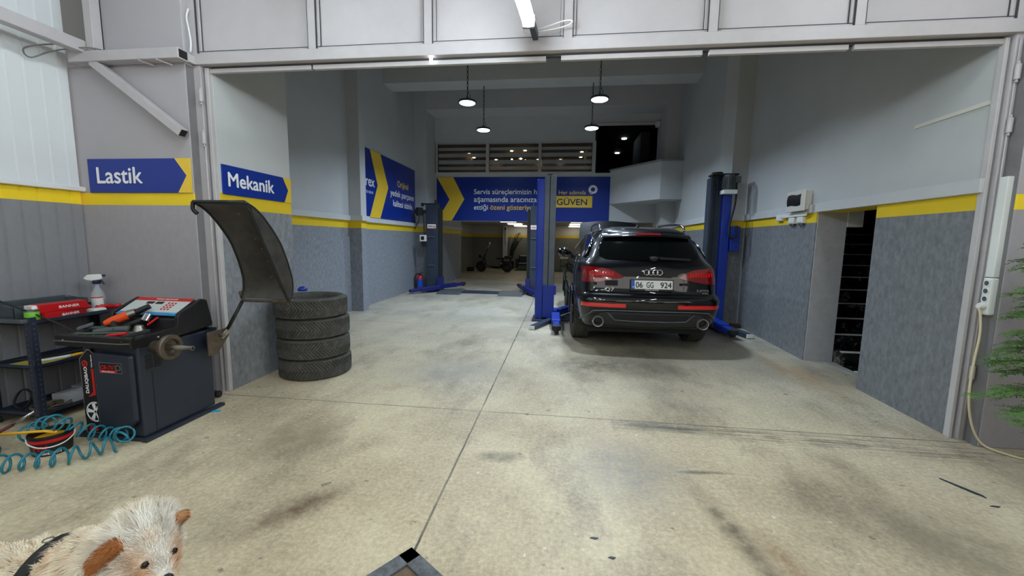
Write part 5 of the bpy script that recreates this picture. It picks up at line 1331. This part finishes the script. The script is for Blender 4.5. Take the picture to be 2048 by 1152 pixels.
MB().box(-.20, .36, -.16, .16, .22, .28).build('deck', 'black', SCO, bevel=.02)
hb_ = MB().tube(bez([(-.24, -.36, 1.10), (-.28, -.2, 1.13), (-.30, 0, 1.10), (-.28, .2, 1.13), (-.24, .36, 1.10)], 6), .016, 8).build('handlebar', 'black', SCO, smooth=True)
MB().tube([(-.24, -.30, 1.10), (-.14, -.36, 1.26)], .007, 6).ball((-.13, -.36, 1.32), (.03, .02, .06), 12).build('mirror', 'whitepl', hb_, smooth=True)
MB().ball((-.66, 0, .72), (.09, .09, .09), 16).build('headlight', 'black', SCO, smooth=True)
MB().box(.12, .62, -.15, .15, .60, .68).box(.5, .80, -.14, .14, .62, .76).build('seat', 'leather', SCO, bevel=.03)
MB().tube([(.30, -.1, .25), (.42, -.1, .6)], .022, 8).tube([(.30, .1, .25), (.42, .1, .6)], .022, 8).tube([(.62, -.12, .25), (.6, -.12, .62)], .025, 8).build('seat_post', 'black', SCO, smooth=True)
MB().box(.36, .56, -.12, .12, .34, .54).build('battery_box', 'black', SCO, bevel=.02)
MB().ball((.36, -.13, .40), .028, 10).build('reflector', 'whitepl', SCO, smooth=True)
tag(MB().box(-.16, .16, -.1, .1, 0, .2, Matrix.Translation((-4.25, 18.9, 0))).build('black_case', 'dark', bevel=.02), 'small black case on the floor in front of the scooter wheel', 'case')
PB = thing('potted_palm', 'tall dark palm in the back room behind the scooter', 'plant', (-2.62, 20.95, 0))
MB().lathe([(0, 0), (.16, 0), (.2, .4), (.18, .4), (0, .36)], 24).build('pot', 'dark', PB, smooth=40)
fm2 = MB(); r2 = random.Random(3)
for k in range(16):
    az = r2.uniform(0, 2*PI); ln = r2.uniform(.8, 1.75); lean = r2.uniform(.05, .30); P = []
    for q in range(9):
        f = q/8; P.append(V(math.cos(az)*lean*ln*f+ .22*f*f*ln, math.sin(az)*lean*ln*f*.6, .35+ln*f*(.98-.1*f)))
    for q in range(2, 9):
        for s in (-1, 1):
            d = (P[q]-P[q-1]).normalized(); sx = V(math.cos(az+PI/2), math.sin(az+PI/2), 0)
            for j in range(3):
                p = P[q-1].lerp(P[q], j/3); e = p+(d*.6+sx*s*.6+V(.1, 0, -.15))*.16; w2 = V(0, 0, .012)
                fm2.bm.faces.new([fm2.bm.verts.new(v) for v in (p-w2, e, p+w2)])
    fm2.tube(P, .006, 4)
fm2.build('fronds', 'leafdark', PB, norm=False)
BN = thing('bench_sofa', 'low black sofa with pale cushion edge and steel legs in the back room', 'sofa', (-1.55, 20.6, .012))
MB().box(-.62, .62, -.3, .3, .22, .34).build('seat', 'leather', BN, bevel=.03)
MB().box(-.62, .62, .2, .34, .34, .72).build('backrest', 'leather', BN, bevel=.03)
MB().box(-.55, .6, -.31, -.28, .32, .36).box(-.55, .55, .17, .20, .66, .72).build('piping', 'card', BN, bevel=.008)
for x in (-.68, .68): MB().box(x-.06, x+.06, -.3, .3, .1, .55).build('armrest', 'leather', BN, bevel=.03)
for x in (-.55, .55):
    for y in (-.26, .26): MB().cyl((x, y, 0), (x, y, .23), .02, n=10).build('leg', 'steel', BN, smooth=40)
tag(MB().box(-2.3, 1.2, 19.75, 21.3, 0, .012).build('green_carpet', 'carpet'), 'green carpet strip under the sofa and stool at the back', 'carpet')
SN = thing('bar_stool', 'beige topped stool behind the car mirror in the back room', 'stool', (.12, 20.2, .0122))
MB().box(-.2, .2, -.2, .2, .60, .67).build('seat', 'beigepl', SN, bevel=.03)
for x in (-.17, .17):
    for y in (-.17, .17): MB().bar((x, y, 0), (x*.9, y*.9, .61), .025, .025).build('leg', 'dark', SN)
MB().bar((-.165, -.165, .25), (.165, -.165, .25), .02, .02).bar((-.165, .165, .25), (.165, .165, .25), .02, .02).build('footrest', 'dark', SN)
HW = thing('wall_hook_strap', 'dark strap hanging on the white pilaster of the back room', 'strap', (-2.93, 21.19, 1.2)); MB().box(-.02, .02, -.01, .006, 0, .85).build('strap', 'reveal', HW); MB().box(-.03, .03, -.03, .006, .8, .92).build('hook', 'ink', HW)

# ------------------------------------------------------------------ dog (one continuous body, fur as its child)
DOG = thing('dog', 'fluffy cream dog with brown ears and a black harness at the lower left', 'dog', (-1.75, 1.14, 0))
def frame_(az, el, ro):
    F = V(math.cos(R(az))*math.cos(R(el)), math.sin(R(az))*math.cos(R(el)), math.sin(R(el)))
    L0 = V(0, 0, 1).cross(F).normalized(); U0 = F.cross(L0); c, s = math.cos(R(ro)), math.sin(R(ro))
    return F, L0*c+U0*s, U0*c-L0*s
HC = V(-1.37, 1.11, .452); HF, HL, HU = frame_(-20, -20, -8)
def hp(f, l, u): return HC+HF*f+HL*l+HU*u
def head_T(c): return Matrix(((HF.x, HL.x, HU.x, c.x), (HF.y, HL.y, HU.y, c.y), (HF.z, HL.z, HU.z, c.z), (0, 0, 0, 1)))
dm = MB()
I = Matrix()
def hb2(f, l, u, r): dm.ball((0, 0, 0), r, 20, head_T(hp(f, l, u)))
hb2(0, 0, 0, (.092, .092, .088)); hb2(-.02, 0, .01, (.09, .10, .09)); hb2(.05, 0, -.005, (.06, .070, .062)); hb2(.105, 0, -.022, (.050, .040, .036)); hb2(.03, .045, -.03, (.06, .04, .05)); hb2(.03, -.045, -.03, (.06, .04, .05))
hb2(.08, 0, -.045, (.05, .03, .018))
# neck, chest, trunk, rump
def bl(c, r): dm.ball(c, r, 20)
bl((-1.48, 1.12, .40), (.10, .09, .105)); bl((-1.58, 1.125, .345), (.11, .10, .12)); bl((-1.69, 1.13, .28), (.11, .105, .115)); bl((-1.83, 1.14, .235), (.13, .098, .095)); bl((-2.0, 1.15, .23), (.12, .10, .09)); bl((-2.10, 1.15, .225), (.085, .09, .085))
dm.tube(bez([(-2.14, 1.15, .27), (-2.22, 1.16, .38), (-2.20, 1.17, .46), (-2.12, 1.17, .48)], 5), [.03+.012*math.sin(k/15*PI) for k in range(16)], 10)
for s in (-1, 1):
    y = 1.13+.062*s
    dm.tube(bez([(-1.63, y, .28), (-1.65, y, .20), (-1.635, y, .12), (-1.635, y, .035)], 4), [.055, .05, .046, .042, .038, .036, .034, .032, .030, .029, .029, .03, .03], 12)
    dm.ball((-1.615, y, .024), (.042, .028, .024), 12)
    y = 1.15+.06*s
    dm.tube(bez([(-2.03, y, .27), (-2.0, y, .19), (-2.085, y, .115), (-2.06, y, .03)], 4), [.075, .07, .064, .058, .052, .045, .038, .034, .031, .03, .029, .029, .029], 12)
    dm.ball((-2.035, y, .024), (.042, .028, .024), 12)
# ears
def ear(l, drop):
    s = 1 if l > 0 else -1
    if drop:
        return bez([hp(.005, .060*s, .066), hp(.0, .088*s, .058), hp(-.018, .110*s, .016), hp(-.036, .110*s, -.04)], 4), [.012, .016, .019, .021, .022, .023, .023, .022, .020, .018, .014, .010, .005]
    return bez([hp(-.01, .06*s, .05), hp(.0, .072*s, .066), hp(.006, .084*s, .078), hp(.01, .092*s, .086)], 4), [.018, .019, .019, .018, .017, .016, .015, .013, .012, .010, .008, .006, .004]
tmp = dm.build('body', 'paper')
rm_ = tmp.modifiers.new('r', 'REMESH'); rm_.mode = 'VOXEL'; rm_.voxel_size = .009
sm_ = tmp.modifiers.new('s', 'SMOOTH'); sm_.factor = .6; sm_.iterations = 5
bpy.context.view_layer.update()
bme = bpy.data.meshes.new_from_object(tmp.evaluated_get(bpy.context.evaluated_depsgraph_get())); bpy.data.objects.remove(tmp)
CREAM, WHITE, TAN, BROWN, GREYF = lin((246, 230, 204)), lin((250, 247, 240)), lin((222, 176, 132)), lin((164, 98, 48)), lin((196, 182, 170))
def sst(a, b, x): t_ = max(0, min(1, (x-a)/(b-a))); return t_*t_*(3-2*t_)
def mixc(a, b, t_): return tuple(x+(y-x)*t_ for x, y in zip(a, b))
def coat(p):
    q = p-HC; f, l, u = q.dot(HF), q.dot(HL), q.dot(HU)
    c = mixc(CREAM, WHITE, sst(-.15, .02, f)*.8)
    n = math.sin(p.x*37+p.y*23)*math.sin(p.z*41+p.y*17)
    c = mixc(c, TAN, .22*sst(.3, .9, n))
    c = mixc(c, TAN, .7*sst(.07, .03, (p-V(-1.66, 1.10, .40)).length))       # tan patch on the nape
    if f > -.06:
        c = mixc(c, TAN, .5*sst(.028, .012, abs(abs(l)-.052))*sst(.0, .05, f)*sst(.07, .03, abs(u-.01)))
        c = mixc(c, TAN, .7*sst(.07, .105, f)*sst(.012, .03, abs(l)))
        c = mixc(c, GREYF, .6*sst(.03, .06, f)*sst(-.01, -.04, u))
    return c
FM = NT('dog_fur'); at = FM.n('ShaderNodeVertexColor'); at.layer_name = 'Col'; FM.l(at.outputs[0], FM.b.inputs['Base Color']); FM.b.inputs['Roughness'].default_value = .8
FM.b.inputs['Specular IOR Level'].default_value = .2
def paint(me, colf):
    ca_ = me.color_attributes.new('Col', 'FLOAT_COLOR', 'POINT')
    for i, v in enumerate(me.vertices): ca_.data[i].color = (*colf(v.co, i), 1)
bme.name = 'body'; bme.materials.clear(); bme.materials.append(FM.m); paint(bme, lambda p, i: coat(p))
bme.polygons.foreach_set('use_smooth', [True]*len(bme.polygons))
bo_ = bpy.data.objects.new('body', bme); COL.objects.link(bo_); bo_.parent = DOG; bo_.location = -V(*DOG.location)
# fur: thin tapered strands growing from the skin
rf = random.Random(2); tris = []
polys = [(p.center.copy(), p.normal.copy(), p.area) for p in bme.polygons]
noface = [hp(.14, 0, -.012), hp(.078, .040, .030), hp(.078, -.040, .030)]
fv, ff, fc = [], [], []
def strand(p, n, flow, L_, w_, col):
    side = n.cross(flow)
    if side.length < 1e-4: return
    side.normalize(); b = len(fv)
    m_ = p+(n*.55+flow*.6).normalized()*L_*.55; e = m_+(n*.15+flow*.9+V(0, 0, -.2)).normalized()*L_*.5
    fv.extend([p-side*w_, p+side*w_, m_+side*w_*.8, m_-side*w_*.8, e]); ff.append((b, b+1, b+2, b+3)); ff.append((b+3, b+2, b+4))
    fc.extend([col]*5)
for c, n, ar in polys:
    if c.z < .10: continue
    k = ar*120000; k = int(k)+(1 if rf.random() < k-int(k) else 0)
    for _ in range(k):
        p = c+V(rf.uniform(-1, 1), rf.uniform(-1, 1), rf.uniform(-1, 1))*.006
        dd = min((p-q).length for q in noface)
        if dd < .0095: continue
        q = p-HC; f = q.dot(HF)
        if f > -.09 and q.length < .2: flow = (q - HF*q.dot(HF)*.4 - HF*.10); Lh = (.022+.026*sst(.06, -.06, f))*(.45+.55*sst(.012, .035, dd))
        else: flow = V(-1, 0, -.45); Lh = .05
        cl = V(math.sin(p.x*95+p.z*70)+math.sin(p.y*130), math.sin(p.y*90+p.x*60+2), math.sin(p.z*100+p.y*75+4))*.28
        flow = flow.normalized()+V(rf.uniform(-.25, .25), rf.uniform(-.25, .25), rf.uniform(-.25, .25))+cl
        cc = coat(p); g_ = rf.uniform(.84, 1.15)*(.98+.10*math.sin(p.x*95+p.z*70+p.y*60)); strand(p, n, flow, Lh*rf.uniform(.7, 1.25), .0010, tuple(min(1, v*g_) for v in cc))
ears_ = []
for l, drop in ((-1, True), (1, False)):
    P, rs = ear(l, drop); em = MB().tube(P, rs, 12)
    for v in em.bm.verts: pass
    eo = WB(em, 'ear', FM.m, DOG, smooth=True); paint(eo.data, lambda p, i: BROWN if drop else TAN)
    for i in range(1, len(P)):
        d = (P[i]-P[i-1]).normalized()
        for _ in range(190):
            u = V(rf.gauss(0, 1), rf.gauss(0, 1), rf.gauss(0, 1)).normalized(); u = (u-d*u.dot(d)).normalized()
            cc = mixc(BROWN, TAN, (.15 if drop else .6)*rf.random()+(.0 if drop else .3)); g_ = rf.uniform(.75, 1.15)
            strand(P[i]+u*rs[i]*.9, u, d+V(0, 0, -.3), (.030 if drop else .02)*rf.uniform(.6, 1.2), .0010, tuple(v*g_ for v in cc))
fme = bpy.data.meshes.new('fur'); fme.from_pydata(fv, [], ff); ca_ = fme.color_attributes.new('Col', 'FLOAT_COLOR', 'POINT')
for i, c in enumerate(fc): ca_.data[i].color = (*c, 1)
fme.materials.append(FM.m); fo = bpy.data.objects.new('fur', fme); COL.objects.link(fo); fo.parent = DOG; fo.location = -V(*DOG.location); fo['kind'] = 'stuff'
for s in (-1, 1):
    e = WB(MB().ball((0, 0, 0), (.010, .0115, .0115), 14, head_T(hp(.090, .040*s, .026))), 'eye', mat('dog_eye', (14, 10, 8), .08), DOG, smooth=True)
WB(MB().ball((0, 0, 0), (.017, .021, .015), 16, head_T(hp(.150, 0, -.010))), 'nose', mat('dog_nose', (22, 18, 18), .35), DOG, smooth=True)
WB(MB().tube([hp(.125, -.022, -.045), hp(.148, 0, -.040), hp(.125, .022, -.045)], .005, 8), 'mouth', mat('dog_lip', (40, 26, 26), .5), DOG, smooth=True)
WB(MB().ball((0, 0, 0), (.022, .012, .004), 12, head_T(hp(.132, 0, -.050))), 'tongue', mat('dog_tongue', (190, 104, 104), .4), DOG, smooth=True)
# harness strap round the chest with a pale label
hs = MB(); cx_, cy_, cz_ = -1.79, 1.135, .25
def hst(x, a, ex=0): return V(x+.02*math.sin(a)-.02*math.cos(a), cy_+(.150+ex)*math.cos(a), cz_+(.155+ex)*math.sin(a))
hs.slab(lambda u, v: hst(cx_-.022+.044*v, 2*PI*u), 40, 3, lambda u, v: (hst(cx_, 2*PI*u, -.006)-hst(cx_, 2*PI*u)))
H_o = WB(hs, 'harness', 'black', DOG, smooth=50)
MB().slab(lambda u, v: hst(cx_-.018+.036*v, R(222)+R(22)*(1-u) if False else R(285)+R(45)*u, .003), 8, 2, lambda u, v: (hst(cx_, 0, 0)-hst(cx_, 0, .003))*0+V(0, .001, -.001)).build('harness_label', 'whitepl', H_o, smooth=50)
MB().torus((cx_, cy_, cz_+.162), .014, .0025, 16, 6, Matrix.Identity(4)).build('harness_ring', 'steel', H_o, smooth=True)
# ------------------------------------------------------------------ lamps
def high_bay(x, y, z, label, top=6.4):
    t = thing('high_bay_lamp', label, 'lamp', (x, y, z), 0, 'round LED high bay lamps')
    MB().lathe([(0, .075), (.05, .075), (.06, .055), (.155, .04), (.172, .022), (.172, .0), (.15, -.004), (0, -.004)], 40).build('housing', 'liftdark', t, smooth=40)
    MB().lathe([(0, -.014), (.138, -.014), (.148, -.005), (0, -.005)], 40).build('led_disc', 'led', t, smooth=40)
    MB().lathe([(.0, -.0185), (.012, -.0185), (.012, -.0145), (0, -.0145)], 12).build('sensor', 'liftgrey', t, smooth=40)
    mb = MB(); n = int((top-z-.1)/.05)
    for k in range(n):
        T = Matrix.Translation((0, 0, .11+k*.05)) @ Matrix.Rotation(PI/2*(k % 2), 4, 'Z') @ Matrix.Rotation(PI/2, 4, 'X') @ Matrix.Diagonal((.6, 1, 1, 1))
        mb.torus((0, 0, 0), .03, .005, 10, 5, T)
    mb.tube([(0, 0, .07), (0, 0, .12)], .012, 8)
    mb.build('chain', 'rusty', t, smooth=True)
    MB().tube(bez([(.03, 0, .05), (.055, 0, .12), (.02, 0, .2), (.012, 0, .4), (.01, .012, top-z-.01)]), .005, 6).build('cable', 'black', t, smooth=True)
    l = bpy.data.lights.new('high_bay_light', 'AREA'); l.shape = 'DISK'; l.size = .28; l.energy = UFO_POWER; l.color = (.70, .845, 1.0); l.spread = R(138)
    o = bpy.data.objects.new('high_bay_light', l); COL.objects.link(o); o.parent = t; o.location = (0, 0, -.03)
high_bay(.64, 5.9, 4.02, 'round LED high bay lamp half hidden by the steel door head')
high_bay(.60, 7.85, 4.04, 'round LED high bay lamp, larger of the two hanging on the right')
high_bay(-1.86, 7.95, 4.07, 'round LED high bay lamp, larger of the two hanging on the left')
high_bay(.60, 9.88, 4.07, 'round LED high bay lamp in front of the dark mezzanine opening', 5.08)
high_bay(-1.92, 9.88, 4.07, 'round LED high bay lamp in front of the left upper window', 5.08)
def batten(x, y0, y1, z, label, dx=0, r=.03):
    t = thing('batten_light', label, 'lamp', (x, y0, z), 0, 'white batten lights under the canopy')
    L = y1-y0
    MB().bar((0, 0, .02), (dx, L, .02), .05, .03).build('housing', 'whitepl', t, bevel=.004)
    MB().tube([(0, .02, -.008), (dx, L-.02, -.008)], r, 14).build('diffuser', 'tube', t, smooth=True)
    MB().bar((dx, L-.02, -.005), (dx, L+.015, -.005), r*2.05, r*2.05).build('end_cap', 'aircord', t, bevel=.01)
    MB().bar((dx*(L+.34)/L, L+.34, .055), (-dx*.4, -.5, .055), .042, .06).build('hanging_rail', 'liftdark', t)
batten(-.362, 1.9, 3.07, 3.035, 'lit white batten light on a dark rail over the middle of the opening', .085, .044)
for i, (x, y0, l) in enumerate(((-2.35, 1.6, 'left'), (2.45, 1.6, 'right'), (-2.4, -.9, 'rear left'), (-.3, -.9, 'rear middle'), (2.4, -.9, 'rear right'), (-2.4, -3.4, 'far left'), (-.3, -3.4, 'far middle'), (2.4, -3.4, 'far right'))):
    batten(x, y0, y0+1.2, 3.75, 'white batten light under the canopy, %s of the row, above the photo' % l)
# panels under the back ceiling
for i, y in enumerate((15.8, 18.3, 20.8)):
    for x, side in ((-2.1, 'left'), (.62, 'right')):
        o = MB().box(x-.3, x+.3, y-.3, y+.3, 2.185 if y != 17.9 else 2.185, 2.219).build('ceiling_panel_light', 'backled')
        tag(o, '%s square lit panel in the %s row under the low back ceiling' % (('nearest', 'middle', 'farthest')[i], side), 'lamp', 'lit panels in the back room')
